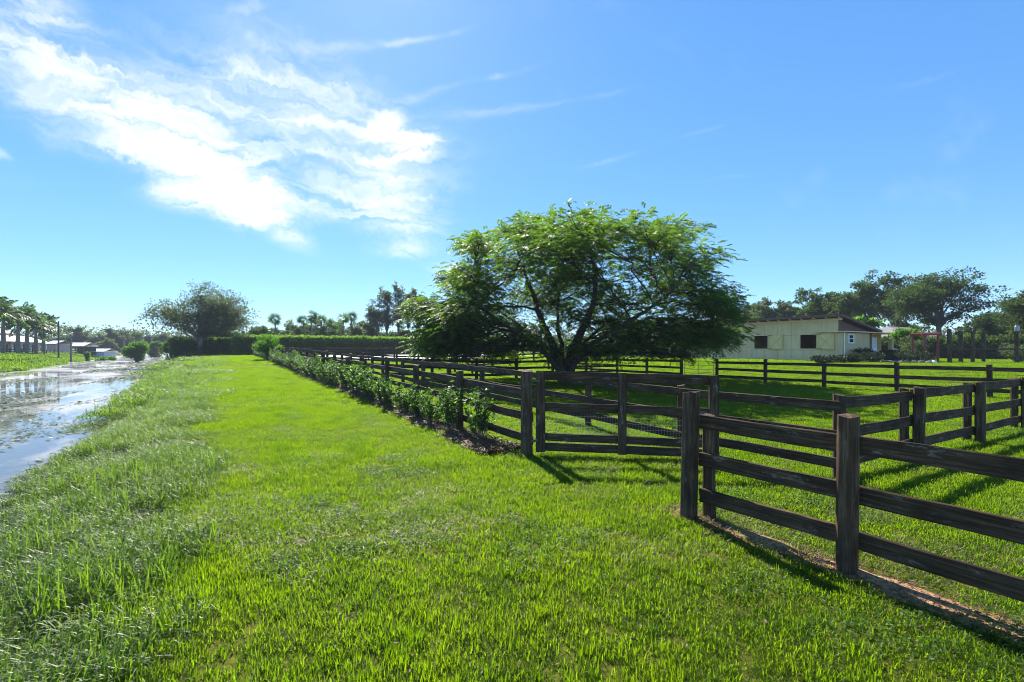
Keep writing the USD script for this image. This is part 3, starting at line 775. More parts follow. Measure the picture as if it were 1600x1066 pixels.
def crown_leaves(rng, centers, n, spread, size, flat=0.6, up=0.6, droop=0.0, aspect=0.5):
    c = np.repeat(centers, n, 0)
    sp = np.asarray(spread) if np.ndim(spread) else np.array([spread, spread, spread * flat])
    off = rng.normal(0, 1, c.shape) * sp * 0.55
    p = c + off
    d = unit(off + rng.normal(0, 0.5, c.shape) * sp.mean() + [0, 0, -droop])
    nn = unit(rng.normal(0, 1, c.shape) + [0, 0, up * 2.0])
    L = size * rng.uniform(0.6, 1.4, len(c))
    return leaves(p, d, nn, L, L * aspect, 0.12)


def tree(label, px, d, top, width, kind='oak', name='tree', seed=0, base_frac=0.22, nl=16, ncl=16, nleaf=26, size=None, group=None, trunk_r=None, mat_=None, bark='bark', lean=(0, 0), z=None, thin=1.0, cat='tree'):
    """a broad-leaved tree: top and width in pixels of the photograph turned into metres at depth d"""
    rng = np.random.default_rng(seed + 1000)
    x, y = at(px, d)
    gz = float(G(x, y)) if z is None else z
    h = EYE + (HOR - top) * d / FPX - gz
    w = width * d / FPX
    mt = mat_ or M[kind]
    T = Thing(name, (x, y, gz), label, cat, group)
    base = h * base_frac
    cz, rz = (base + h) / 2, (h - base) / 2
    size = (size or max(0.16, d * 0.0036)) * 1.15
    # lobes through an ellipsoid, lower ones pulled in
    u = rand_dirs(nl, rng)
    rad = rng.uniform(0.30, 0.76, nl)[:, None]
    lob = u * rad * [w / 2, w / 2 * 0.9, rz] + [lean[0], lean[1], cz]
    lob = np.vstack([lob, [[0, 0, cz]]])
    tr = trunk_r or max(0.12, w * 0.022)
    mb = MB()
    fork = np.array([lean[0] * 0.2, lean[1] * 0.2, base + (cz - base) * 0.25])
    limb(mb, (0, 0, -0.3), fork, tr * 1.25, tr * 0.85, rng, 6, 0.08, 8, 0)
    cents = []
    for q in lob:
        p = limb(mb, fork - [0, 0, rng.uniform(0, 0.3) * base], q, tr * 0.55, tr * 0.12, rng, 6, 0.18, 5, 0.06)
        lr = np.array([w * 0.20, w * 0.20, rz * 0.34]) * rng.uniform(0.7, 1.2)
        cc = q + rand_dirs(ncl, rng) * rng.uniform(0.35, 1.0, (ncl, 1)) * lr
        for e in cc[::3]:
            limb(mb, p[rng.integers(2, 6)], e, tr * 0.14, tr * 0.03, rng, 4, 0.15, 3, 0.04)
        cents.append(cc)
    cents = np.vstack(cents)
    cents = cents[cents[:, 2] > base * 0.7]
    v, f = crown_leaves(rng, cents, int(nleaf * thin * 2.0), max(w * 0.042, 0.28), size, 0.6, aspect=0.6)
    T.part('trunk', (mb.get()[0] + [x, y, gz], mb.get()[1]), M[bark], True)
    T.part('crown', (v + [x, y, gz], f), mt)
    return T


def feather(p, d, nrm, L, rng):
    """twice-cut compound leaves: an arching row of paired leaflets"""
    n = len(p)
    d = unit(d); s = unit(np.cross(nrm, d)); u = np.cross(s, d)
    V, F = [], []
    ts = np.linspace(0.18, 0.95, 6)
    for t in ts:
        q = p + d * (L * t)[:, None] - np.array([0, 0, 1.0]) * (L * 0.35 * t * t)[:, None]
        for sg in (-1, 1):
            dd = unit(s * sg + d * 0.55 - np.array([0, 0, 0.35]) + rng.normal(0, 0.12, (n, 3)))
            v, f = leaves(q, dd, u + rng.normal(0, 0.25, (n, 3)), L * 0.32 * (1.1 - 0.6 * abs(t - 0.4)), L * 0.15, 0.05)
            V.append(v.reshape(n, 4, 3)); F.append(None)
    v = np.stack(V, 1).reshape(-1, 3)
    k = np.arange(len(v) // 4)[:, None] * 4
    return v, np.concatenate([k + [0, 1, 2], k + [0, 2, 3]], 1).reshape(-1, 3)


def big_tree():
    rng = np.random.default_rng(21)
    D = 28.0
    x, y = at(885, D)
    gz = float(G(x, y))
    T = Thing('spreading_tree', (x, y, gz), 'big spreading feathery-leaved tree with forked trunk in the middle paddock', 'tree')
    fw, rt = np.array([SN, CS, 0]), np.array([CS, -SN, 0])
    base = np.array([x, y, gz])

    def P(px, py, dep=0.0):
        """a point of this tree from its measured outline, dep metres behind the trunk's plane"""
        q = D + dep
        return rt * ((px - CXP) / FPX * q) + fw * q + np.array([0, 0, EYE + (HOR - py) / FPX * q])
    lobes = [(742, 372, 30, 22), (812, 356, 46, 30), (668, 478, 36, 26), (662, 532, 34, 20), (1135, 470, 30, 26), (850, 343, 60, 26), (905, 345, 60, 26), (960, 340, 60, 26), (1015, 346, 58, 28), (1060, 362, 50, 32),
             (1085, 400, 48, 40), (1105, 440, 46, 40), (1120, 485, 40, 34), (1060, 440, 60, 44), (1000, 400, 70, 40), (930, 395, 70, 38), (865, 395, 66, 36), (800, 410, 60, 40),
             (745, 420, 46, 36), (720, 465, 46, 30), (690, 492, 44, 26), (680, 525, 36, 20), (735, 505, 50, 34), (765, 465, 48, 36), (820, 450, 50, 34), (1000, 460, 66, 40), (1060, 495, 60, 38),
             (1110, 525, 36, 24), (1035, 535, 56, 24), (990, 520, 50, 30), (930, 450, 50, 32), (780, 530, 34, 22), (700, 540, 34, 14), (960, 545, 40, 16), (1075, 548, 40, 12), (860, 470, 40, 26), (850, 430, 60, 32), (900, 440, 60, 32), (880, 500, 60, 30), (935, 525, 50, 24), (835, 535, 42, 20), (800, 500, 44, 26), (955, 490, 50, 26), (770, 545, 40, 14), (720, 430, 44, 30), (665, 505, 34, 22)]
    wood_mb = MB()
    # forked trunk: two heavy stems and three lighter ones
    root = base + [0, 0, -0.3]
    stems = [[root + rt * -0.1, P(866, 545), P(848, 505, 0.5), P(830, 455, 0.3), P(812, 410, 0)], [root + rt * 0.25, P(896, 540), P(918, 500, -0.5), P(930, 450, -0.5), P(922, 395, 0)],
             [root + rt * 0.1 + fw * 0.3, P(878, 545, 1.0), P(872, 490, 2.5), P(880, 420, 3.5)], [root + rt * 0.2 - fw * 0.2, P(905, 555, -1.0), P(945, 525, -2.5), P(1000, 490, -4), P(1050, 455, -4.5)],
             [root - rt * 0.2 - fw * 0.1, P(860, 560, -0.8), P(815, 525, -2), P(765, 490, -3), P(730, 450, -3)], [root + fw * 0.4, P(900, 550, 2), P(960, 500, 4.5), P(1030, 450, 5.5)],
             [root + fw * 0.35 - rt * 0.1, P(860, 550, 2), P(800, 500, 4.5), P(745, 460, 5)]]
    nodes = []
    from scipy.interpolate import CubicSpline
    for i, s in enumerate(stems):
        s = np.array(s); cs = CubicSpline(np.linspace(0, 1, len(s)), s)
        t = np.linspace(0, 1, 14); p = cs(t) + rng.normal(0, 0.04, (14, 3)) * (t[:, None] > 0.1)
        r0 = (0.30, 0.32, 0.18, 0.2, 0.2, 0.18, 0.18)[i]
        wood_mb.tube(p, r0 * (1 - 0.78 * t) * np.where(t < 0.05, 1.3, 1), 9)
        nodes += [(q, r0 * (1 - 0.78 * tt)) for q, tt in zip(p[3:], t[3:])]
    NP = np.array([q for q, _ in nodes])
    pts = []
    for (px, py, rx, ry) in lobes:
        px, py = 903 + (px - 903) * 0.95 + rng.normal(0, 11), py + 8 + rng.normal(0, 9)
        reach = 7.5 * math.sqrt(max(0.05, 1 - ((px - 905) / 265) ** 2))
        reach *= 1.0 if py < 500 else 0.8
        see_through = 760 < px < 960 and py > 430
        deps = ([rng.uniform(-0.9, -0.35) * reach, rng.uniform(-0.3, 0.3) * reach, rng.uniform(0.35, 0.9) * reach]) if not see_through else [rng.uniform(-0.2, 0.4) * reach, rng.uniform(0.3, 0.9) * reach]
        for dp in deps:
            sh = math.sqrt(max(0.3, 1 - (dp / 9.5) ** 2))
            cpx, cpy = 905 + (px - 905) * (0.35 + 0.65 * sh), 480 + (py - 480) * (0.72 + 0.28 * sh if py < 480 else 1)
            c = P(cpx, cpy, dp)
            m = 19
            q = c + rand_dirs(m, rng) * rng.uniform(0.2, 1.0, (m, 1)) ** 0.5 * np.array([rx, rx, ry * 0.8]) * 0.92 * D / FPX
            # limb from the nearest heavier node to the lobe, twigs on from there
            dist = np.linalg.norm(NP - c, axis=1); j = int(np.argmin(dist + 1.2 * np.maximum(NP[:, 2] - c[2], 0)))
            lp = limb(wood_mb, NP[j], c, min(nodes[j][1] * 0.6, 0.09), 0.03, rng, 7, 0.16, 5, 0.05)
            for e in q:
                limb(wood_mb, lp[rng.integers(3, 7)], e, 0.028, 0.008, rng, 4, 0.12, 3, 0.03)
            pts.append(q)
    pts = np.vstack(pts)
    pts = pts[pts[:, 2] > gz + 1.75]
    n = 9
    c = np.repeat(pts, n, 0); off = rng.normal(0, 1, c.shape) * [0.30, 0.30, 0.16]
    p = c + off
    ctr = base + [0, 0, 5.0]
    d = unit(off * 2.2 + unit(p - ctr) * 0.35 + rng.normal(0, 0.35, c.shape))
    d[:, 2] = d[:, 2] * 0.4 + 0.08
    nn = unit(rng.normal(0, 0.35, c.shape) + [0, 0, 1.0])
    v, f = feather(p, d, nn, rng.uniform(0.38, 0.66, len(p)), rng)
    T.part('trunk', wood_mb, M['dark_bark'], True)
    T.part('crown', (v, f), M['poinciana'])


big_tree()

# big tree at the end of the lawn
tree('large pale-trunked spreading tree at the far end of the lawn beside the canal', 312, 80, 438, 160, 'oak_grey', 'lawn_end_tree', 41, 0.13, 46, 14, 20, 0.24, bark='bark_pale', trunk_r=0.30)
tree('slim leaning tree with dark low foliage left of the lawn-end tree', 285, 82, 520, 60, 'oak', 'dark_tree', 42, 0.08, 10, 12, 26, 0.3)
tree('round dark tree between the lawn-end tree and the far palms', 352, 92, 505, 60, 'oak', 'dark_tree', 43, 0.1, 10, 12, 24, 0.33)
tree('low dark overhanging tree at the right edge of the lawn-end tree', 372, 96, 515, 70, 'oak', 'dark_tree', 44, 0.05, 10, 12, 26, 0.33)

# behind the hedge
for i, (px, top, w, d, kd, lab) in enumerate([
        (418, 489, 66, 105, 'oak', 'dense round dark tree rising behind the clipped bush'),
        (452, 503, 50, 112, 'oak_grey', 'low grey-green tree left of the tall fan palms'),
        (474, 505, 48, 118, 'oak', 'low dark tree under the leftmost fan palm'),
        (508, 506, 56, 118, 'oak', 'low dark tree between the fan palm trunks'),
        (530, 500, 48, 124, 'oak', 'blue-dark rounded tree in the middle of the fan palms'),
        (560, 502, 52, 120, 'oak_grey', 'loose grey-green tree right of the fan palms'),
        (590, 500, 54, 116, 'oak_grey', 'small pale tree at the foot of the pines'),
        (630, 506, 74, 118, 'oak', 'dark understorey tree beneath the pines'),
        (672, 506, 60, 112, 'oak', 'dark tree between the pines and the big tree crown'),
        (466, 497, 54, 132, 'oak', 'broad dark tree far behind the leftmost fan palms'), (496, 497, 60, 136, 'oak_grey', 'broad grey-green tree far behind the tallest fan palm'),
        (520, 494, 56, 138, 'oak', 'tall blue-dark tree far behind the middle fan palms'), (546, 496, 60, 134, 'oak_grey', 'broad pale tree far behind the rightmost fan palms'), (574, 494, 58, 130, 'oak', 'dark tree far behind the leftmost pine')]):
    tree(lab, px, d, top, w, kd, 'background_tree', 60 + i, 0.08, 9, 11, 24, 0.42)
# tall pines
for i, (px, top, w, d, lab) in enumerate([(590, 452, 40, 110, 'leftmost tall thin-crowned pine behind the hedge'), (604, 440, 34, 114, 'second tall pine from the left behind the hedge'), (622, 434, 38, 112, 'tallest pine of the group behind the hedge'),
                                          (638, 440, 32, 116, 'slender pine right of the tallest pine'), (654, 443, 36, 110, 'rightmost tall pine beside the big tree crown')]):
    tree(lab, px, d, top, w, 'oak_grey', 'pine_tree', 80 + i, 0.26, 20, 8, 12, 0.30, trunk_r=0.24, group='pines behind the hedge')

# trees behind the stable and to its right
for i, (px, top, w, d, kd, lab, bf, nl, nle) in enumerate([
        (1150, 470, 70, 80, 'oak', 'dark tree touching the right side of the big tree crown', 0.1, 10, 26),
        (1200, 457, 62, 95, 'oak_grey', 'pale twiggy tree above the left part of the stable roof', 0.2, 12, 18),
        (1240, 464, 56, 92, 'oak_grey', 'second pale twiggy tree above the stable roof', 0.2, 12, 18),
        (1285, 440, 84, 80, 'oak', 'rounded olive oak above the middle of the stable roof', 0.15, 14, 26),
        (1345, 420, 104, 74, 'oak', 'broad olive oak above the right end of the stable', 0.16, 18, 28),
        (1398, 418, 80, 78, 'oak', 'tall olive oak between the two broad oaks', 0.18, 14, 26),
        (1468, 410, 150, 60, 'oak', 'large oak with a bare dark trunk behind the red arbour', 0.30, 24, 28),
        (1530, 512, 64, 64, 'bright', 'light green bushy tree behind the tall timber posts', 0.06, 10, 26),
        (1570, 470, 70, 58, 'oak', 'dark oak behind the round clipped shrub', 0.1, 12, 28),
        (1640, 425, 170, 46, 'oak', 'dark oak leaning in from the right edge of the picture', 0.2, 26, 30),
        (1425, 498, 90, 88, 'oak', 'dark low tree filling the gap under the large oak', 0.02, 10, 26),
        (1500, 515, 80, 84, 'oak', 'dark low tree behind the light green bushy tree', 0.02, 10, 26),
        (1175, 466, 66, 100, 'oak', 'dark tree rising behind the left end of the stable roof', 0.1, 12, 28), (1222, 462, 70, 102, 'oak', 'dark tree filling the gap between the two pale twiggy trees', 0.1, 12, 28),
        (1262, 452, 70, 96, 'oak', 'dark tree left of the rounded olive oak', 0.1, 12, 28), (1548, 486, 90, 66, 'oak', 'dark tree right of the large oak with the bare trunk', 0.08, 14, 28),
        (1600, 470, 90, 52, 'oak', 'dense dark tree behind the oak leaning in from the right', 0.05, 14, 30)]):
    tree(lab, px, d, top, w, kd, 'shade_tree', 100 + i, bf, nl, 15, nle, None)

# left of the canal, far off
for i, (px, top, w, d, kd, lab) in enumerate([
        (118, 512, 46, 190, 'oak_grey', 'grey rounded tree behind the white-roofed shed'), (92, 526, 40, 210, 'oak', 'low tree behind the utility pole'), (152, 518, 32, 215, 'oak', 'dark tree behind the small grey shed'),
        (180, 508, 28, 200, 'oak_grey', 'taller pale tree above the far canal treeline'), (200, 514, 40, 215, 'oak', 'dark tree in the far canal treeline'), (226, 515, 40, 225, 'oak', 'rounded tree behind the bush in the canal'),
        (252, 517, 34, 205, 'oak_grey', 'pale tree in the far treeline left of the lawn-end tree'), (168, 528, 36, 190, 'oak_grey', 'small pale tree right of the small grey shed'), (60, 532, 60, 260, 'oak', 'low tree behind the palms'),
        (20, 534, 60, 260, 'oak', 'low tree at the left edge behind the pale-roofed barn'), (244, 530, 30, 170, 'bright', 'light green low tree on the far canal bank')]):
    tree(lab, px, d, top, w, kd, 'far_tree', 140 + i, 0.06, 9, 11, 22, 0.62)


def far_wood():
    rng = np.random.default_rng(77)
    V = MB()
    for az in np.arange(-70, 115, 0.55):
        a = math.radians(az + rng.normal(0, 0.2)); r = rng.uniform(290, 340)
        x, y = r * math.sin(a), r * math.cos(a)
        h = rng.uniform(7, 12)
        c = np.array([[x, y, 0.9]]) + rng.normal(0, 1, (26, 3)) * [3.5, 3.5, 0] + np.column_stack([np.zeros((26, 2)), rng.uniform(0, h, 26)])
        v, f = crown_leaves(rng, c, 10, 1.6, 1.6, 0.7)
        V.add(v, f)
    single('distant_wood', V, M['oak_grey'], label='low grey-green wood along the horizon', category='wood', kind='stuff')


far_wood()


# ------------------------------------------------------------------ hedges and bushes
def leafy_box(rng, x0, y0, x1, y1, z0, z1, n, size, top_extra=0.15):
    """leaves through the outer skin of a clipped hedge"""
    w, l, h = x1 - x0, y1 - y0, z1 - z0
    A = np.array([w * h, w * h, l * h, l * h, w * l]); A = A / A.sum()
    side = rng.choice(5, n, p=A)
    u = rng.random((n, 3))
    p = np.column_stack([x0 + u[:, 0] * w, y0 + u[:, 1] * l, z0 + u[:, 2] * h])
    nn = np.zeros((n, 3))
    for s, (ax, val, sg) in enumerate([(1, y0, -1), (1, y1, 1), (0, x0, -1), (0, x1, 1), (2, z1, 1)]):
        m = side == s
        bulge = (meshkit.fbm(p[m] * 0.7, 3, 5) - 0.5) * 0.9
        p[m, ax] = val + sg * (bulge + rng.normal(-0.1, 0.12, m.sum()))
        nn[m, ax] = sg
    d = unit(nn + rng.normal(0, 0.6, (n, 3)) + [0, 0, 0.5])
    L = size * rng.uniform(0.6, 1.4, n)
    return leaves(p, d, unit(nn + rng.normal(0, 0.7, (n, 3))), L, L * 0.55, 0.1)


def hedge(label, x0, y0, x1, y1, z1, n, size, seed, m='hedge', name='hedge'):
    rng = np.random.default_rng(seed)
    z0 = float(G((x0 + x1) / 2, (y0 + y1) / 2))
    T = Thing(name, ((x0 + x1) / 2, (y0 + y1) / 2, z0), label, 'hedge')
    T.part('foliage', leafy_box(rng, x0, y0, x1, y1, z0, z1, n, size), M[m])
    T.part('branches', MB().box(x0 + 0.45, y0 + 0.45, z0 - 0.1, x1 - 0.45, y1 - 0.45, z1 - 0.5), M['bark'])


hedge('tall clipped dark green hedge across the end of the paddocks', 2.0, 90.0, 52.0, 92.4, 3.95, 60000, 0.34, 31)
hedge('shaded dark hedge under the trees at the end of the lawn', -6.0, 97.0, 2.5, 99.5, 3.6, 11000, 0.36, 32)
hedge('dark purple-green hedge behind the garden and timber posts', 62, 10, 64.5, 34, 2.9, 14000, 0.3, 33, 'oak')
hedge('dark hedge behind the round clipped shrub at the right', 62, -14, 64.5, 8, 2.9, 12000, 0.3, 34, 'oak')


def bush(label, px, d, width, height, n, size, seed, m='hedge', name='bush', xy=None, z=None, cat='bush', flat=1.0):
    rng = np.random.default_rng(seed)
    x, y = xy or at(px, d)
    gz = float(G(x, y)) if z is None else z
    T = Thing(name, (x, y, gz), label, cat)
    w = width / 2
    mb = MB()
    lob = rand_dirs(14, rng) * rng.uniform(0.3, 0.78, (14, 1)) * [w, w, height / 2] + [0, 0, height * 0.5]
    lob[:, 2] = np.clip(lob[:, 2], height * 0.18, None)
    for q in lob:
        limb(mb, (rng.normal(0, 0.05), rng.normal(0, 0.05), -0.2), q, 0.05 * width / 2, 0.012, rng, 5, 0.15, 4, 0.05)
    k = rng.integers(0, len(lob), n)
    u = rand_dirs(n, rng)
    p = lob[k] + u * (rng.random((n, 1)) ** 0.4) * rng.uniform(0.7, 1.15, (len(lob), 1))[k] * [w * 0.42, w * 0.42, height * 0.24]
    p = p[p[:, 2] > 0.04]
    u = unit(p - [0, 0, height * 0.35])
    L = size * rng.uniform(0.6, 1.4, len(p))
    dd = unit(u + rng.normal(0, 0.6, p.shape) + [0, 0, 0.3])
    v, f = leaves(p, dd, unit(u + rng.normal(0, 0.8, p.shape)), L, L * 0.5, 0.12)
    T.part('stems', (mb.get()[0] + [x, y, gz], mb.get()[1]), M['bark'])
    T.part('foliage', (v + [x, y, gz], f), M[m])
    return T


bush('round clipped bright bush taller than the shrub row at its far end', 0, 0, 3.3, 2.55, 5200, 0.2, 51, 'bright', xy=(4.3, 55.0))
bush('leafy green bush growing out of the canal', 214, 108, 6.0, 4.6, 5200, 0.42, 52, 'bright', z=WATER - 0.1)
bush('dark clump of twigs and leaves at the canal edge', 263, 72, 1.8, 1.5, 900, 0.22, 53, 'oak', z=WATER)
for i, (px, d, w, h, lab) in enumerate([(288, 76, 6, 4.0, 'brownish thicket at the canal end below the lawn-end tree'), (270, 84, 5, 4.2, 'left part of the thicket over the far canal edge'), (330, 86, 4.5, 3.2, 'dark shrub behind the trunk of the lawn-end tree'),
                                        (302, 74, 2.6, 1.3, 'low leafy plant at the foot of the lawn-end tree')]):
    bush(lab, px, d, w, h, 2600, 0.28, 54 + i, 'oak' if i != 3 else 'oak_grey', cat='bush')
bush('round pale clipped shrub at the right edge behind the paddock', 1592, 37, 1.9, 1.9, 3000, 0.10, 58, 'oak_grey', name='clipped_shrub')
bush('shrub of small dark leaves in the garden bed in front of the porch', 1395, 38, 2.4, 1.1, 1500, 0.14, 59, 'dark_leaf', name='garden_shrub')
bush('low dark shrub against the wing wall left of the porch doors', 1350, 39.5, 2.2, 1.15, 1500, 0.14, 60, 'dark_leaf', name='garden_shrub')
for i, (px, w, h, lab) in enumerate([(1285, 2.0, 0.55, 'leftmost low dark plant of the garden bed'), (1312, 2.0, 0.6, 'second low dark plant of the garden bed from the left'), (1338, 2.2, 0.65, 'third low dark plant of the garden bed'),
                                     (1368, 2.3, 0.75, 'low dark plant of the garden bed before the porch doors'), (1402, 2.3, 0.8, 'low dark plant of the garden bed before the reclined chair'), (1440, 2.2, 0.8, 'rightmost low dark plant of the garden bed by the arbour')]):
    bush(lab, px, 35.8, w, h, 1100, 0.13, 75 + i, 'dark_leaf', name='garden_plant', cat='plant')
bush('dense shrub beneath the small papery tree by the arbour', 1425, 38.5, 2.3, 1.9, 2200, 0.14, 61, 'oak_grey', name='garden_shrub')
tree('small bright green tree overhanging the porch roof end', 1415, 40, 512, 42, 'bright', 'garden_tree', 201, 0.5, 8, 10, 20, 0.17, trunk_r=0.06)
tree('fan-leaved plant crown behind the wing roof', 1350, 58, 488, 56, 'bright', 'garden_tree', 202, 0.3, 9, 10, 18, 0.4)


# shrubs along the fence ------------------------------------------------------------
def shrub_proto(label, x, y, seed, h=0.95, w=0.72):
    """upright shrub: many stems carrying oval glossy leaves in whorls"""
    rng = np.random.default_rng(seed)
    gz = float(G(x, y))
    T = Thing('glossy_shrub', (x, y, gz), label, 'shrub', 'shrubs along the lawn fence')
    st = MB(); P, D, N = [], [], []
    for s in range(22):
        a = rng.uniform(0, 2 * PI); r = w / 2 * math.sqrt(rng.random())
        hh = h * rng.uniform(0.55, 1.08) * (1 - 0.25 * (r / (w / 2)) ** 2)
        b = np.array([r * math.cos(a) * 0.25, r * math.sin(a) * 0.25, -0.03]); e = np.array([r * math.cos(a), r * math.sin(a), hh])
        p = limb(st, b, e, 0.009, 0.004, rng, 6, 0.1, 4, 0.03)
        for t in np.linspace(0.3, 1.0, 9):
            q = b + (e - b) * t + rng.normal(0, 0.012, 3)
            for k in range(3 if t < 0.95 else 6):
                aa = rng.uniform(0, 2 * PI)
                P.append(q); D.append([math.cos(aa), math.sin(aa), rng.uniform(0.1, 1.3)]); N.append([-math.cos(aa) * 0.6, -math.sin(aa) * 0.6, 1.0])
    P, D, N = np.array(P), np.array(D), np.array(N) + rng.normal(0, 0.3, (len(N), 3))
    L = rng.uniform(0.07, 0.125, len(P))
    v, f = leaves(P, D, N, L, L * 0.55, -0.12, 0.55)
    T.part('stems', (st.get()[0] + [x, y, gz], st.get()[1]), M['bark'])
    T.part('foliage', (v + [x, y, gz], f), M['shrub'])
    return T


SH = 'glossy green shrub in the unbroken planted row farther down the lawn fence'
row = [(4.66, 8.95), (4.48, 10.05), (4.5, 11.25), (4.46, 12.3), (4.5, 13.4), (4.45, 14.45), (4.48, 15.5)]
near_labels = ['green shrub closest to the thick gate post, standing apart from the row', 'upright shrub with bright young leaves touching the nearest lawn fence post', 'broad shrub, third along the lawn fence from the gate',
               'shrub, fourth along the lawn fence from the gate', 'shrub, fifth along the lawn fence from the gate', 'shrub, sixth along the lawn fence from the gate', 'shrub, seventh along the lawn fence from the gate']
hh = [(1.12, 0.78), (1.12, 0.60), (0.85, 0.85), (0.9, 0.8), (0.8, 0.8), (0.9, 0.85), (0.85, 0.85)]
protos = [shrub_proto(near_labels[i], *row[i], 300 + i, *hh[i]) for i in range(7)]
rs = np.random.default_rng(9)
yy = 16.5
while yy < 78:
    if not 53.2 < yy < 56.8:
        k = int(rs.integers(0, 7)); xx = 4.46 + rs.normal(0, 0.08)
        sc = rs.uniform(0.9, 1.3)
        copy_of(protos[k], 'glossy_shrub', (xx, yy, float(G(xx, yy))), rs.uniform(0, 2 * PI), (sc * 1.1, sc * 1.1, sc * rs.uniform(0.85, 1.15)), SH, 'shrub', 'shrubs along the lawn fence')
    yy += rs.uniform(0.85, 1.15)


def strip(x0, x1, ys, dz, jit, seed):
    rng = np.random.default_rng(seed)
    xx = np.linspace(x0, x1, 7)
    X, Y = np.meshgrid(xx, ys)
    X = X + (rng.normal(0, jit, (len(ys), 1)) if jit else 0) * np.abs(np.linspace(-1, 1, 7)) * np.sign(np.linspace(-1, 1, 7)) * 1.0
    Z = G(X, Y) + dz + 0.05 * np.sin(np.linspace(0, PI, 7)) * (meshkit.noise(np.stack([X * 3, Y * 3, X * 0], -1), seed) + 0.2)
    v = np.stack([X, Y, Z], -1).reshape(-1, 3)
    i = (np.arange(len(ys) - 1)[:, None] * 7 + np.arange(6)).ravel()
    return v, np.stack([i, i + 1, i + 8, i + 7], 1)


single('mulch_bed', strip(4.12, 5.0, np.arange(7.9, 80, 0.3), 0.004, 0.05, 4), M['mulch'], True, kind='structure')
single('bare_strip', strip(4.5, 4.86, np.arange(-2.0, 4.0, 0.15), 0.004, 0.035, 5), M['straw_ground'], True, kind='structure')


# ------------------------------------------------------------------ palms
def frond(rng, L, az, elev, droop, nleaf=26, wid=0.55):
    t = np.linspace(0, 1, nleaf)
    h = np.array([math.cos(az), math.sin(az), 0])
    p = h * (t * L * math.cos(elev))[:, None] * (1 - 0.25 * droop * t[:, None]) + np.array([0, 0, 1.0]) * (t * L * math.sin(elev) - droop * L * t ** 2.2)[:, None]
    mb = MB().tube(p, 0.035 * (1 - 0.8 * t), 4, False)
    s = np.array([-math.sin(az), math.cos(az), 0])
    tg = unit(np.gradient(p, axis=0))
    for sg in (-1, 1):
        q = p[3:]; n = len(q)
        d = unit(s * sg + tg[3:] * 0.6 + np.array([0, 0, -0.55]) + rng.normal(0, 0.15, (n, 3)))
        LL = L * wid * 0.5 * np.sin(np.linspace(0.35, PI - 0.25, n)) * rng.uniform(0.8, 1.1, n)
        v, f = leaves(q, d, np.cross(s * sg, tg[3:]) + rng.normal(0, 0.3, (n, 3)) + [0, 0, 0.3], LL, np.full(n, L * 0.06), 0)
        mb.add(v, f)
    return mb


def royal_palm(label, x, y, trunk_h, seed, L=4.8, nf=24):
    rng = np.random.default_rng(seed)
    z = float(G(x, y))
    T = Thing('palm_tree', (x, y, z), label, 'palm', 'row of palms on the far bank')
    t = np.linspace(0, 1, 9)
    r = 0.30 + 0.10 * np.sin(PI * np.clip(t * 1.1, 0, 1)) - 0.06 * t
    T.part('trunk', MB().tube(np.column_stack([np.zeros(9), np.zeros(9), t * trunk_h]) + [x, y, z - 0.1], r, 10), M['palm_trunk'], True)
    T.part('crownshaft', MB().tube(np.array([[0, 0, trunk_h - 0.1], [0, 0, trunk_h + 0.6], [0, 0, trunk_h + 1.3]]) + [x, y, z - 0.1], [0.27, 0.24, 0.12], 8), M['crownshaft'], True)
    for k in range(nf):
        az = 2 * PI * k / nf * 2.4 + rng.normal(0, 0.2); el = rng.uniform(-0.1, 1.4)
        v, f = frond(rng, L * rng.uniform(0.85, 1.1), az, el, rng.uniform(0.12, 0.55)).get()
        T.part('frond', (v + [x, y, z + trunk_h + 1.0], f), M['palm'])
    return T


for (px, d, th, lab, sd) in [(5, 90, 6.6, 'leftmost palm of the row on the far bank', 1), (28, 96.8, 6.4, 'second palm from the left on the far bank', 2), (42, 101.5, 5.6, 'third palm from the left on the far bank', 3),
                             (56, 106, 5.2, 'fourth palm from the left on the far bank', 4), (68, 111, 5.0, 'rightmost palm of the row on the far bank', 5)]:
    x, y = at(px, d)
    royal_palm(lab, x, y, th, sd)
x, y = at(-22, 84)
royal_palm('palm cut off by the left edge of the picture', x, y, 7.2, 6)


def fan_palm(label, px, d, top, seed):
    rng = np.random.default_rng(seed)
    x, y = at(px, d); z = float(G(x, y))
    h = EYE + (HOR - top) * d / FPX - z - 1.0
    T = Thing('fan_palm', (x, y, z), label, 'palm', 'fan palms behind the hedge')
    T.part('trunk', MB().tube(np.array([[0, 0, -0.2], [0.05, 0, h * 0.5], [0, 0.05, h]]) + [x, y, z], [0.22, 0.18, 0.17], 7), M['palm_trunk'], True)
    mb = MB()
    for k in range(18):
        u = rand_dirs(1, rng)[0]; u[2] = u[2] * 0.9 + 0.1; u = unit(u)
        c = np.array([0, 0, h]) + u * 0.55
        mb.tube([[0, 0, h], c], 0.03, 3, False)
        n = 9; s = unit(np.cross(u, rng.normal(0, 1, 3))); w = np.cross(s, u)
        a = np.linspace(-1.3, 1.3, n)
        d_ = u * np.cos(a)[:, None] + s * np.sin(a)[:, None] - np.array([0, 0, 0.25])
        v, f = leaves(np.repeat(c[None], n, 0), d_, np.repeat(w[None], n, 0), 1.55 * rng.uniform(0.6, 1.15, n), np.full(n, 0.15))
        mb.add(v, f)
    v, f = mb.get()
    T.part('crown', (v + [x, y, z], f), M['palm'])


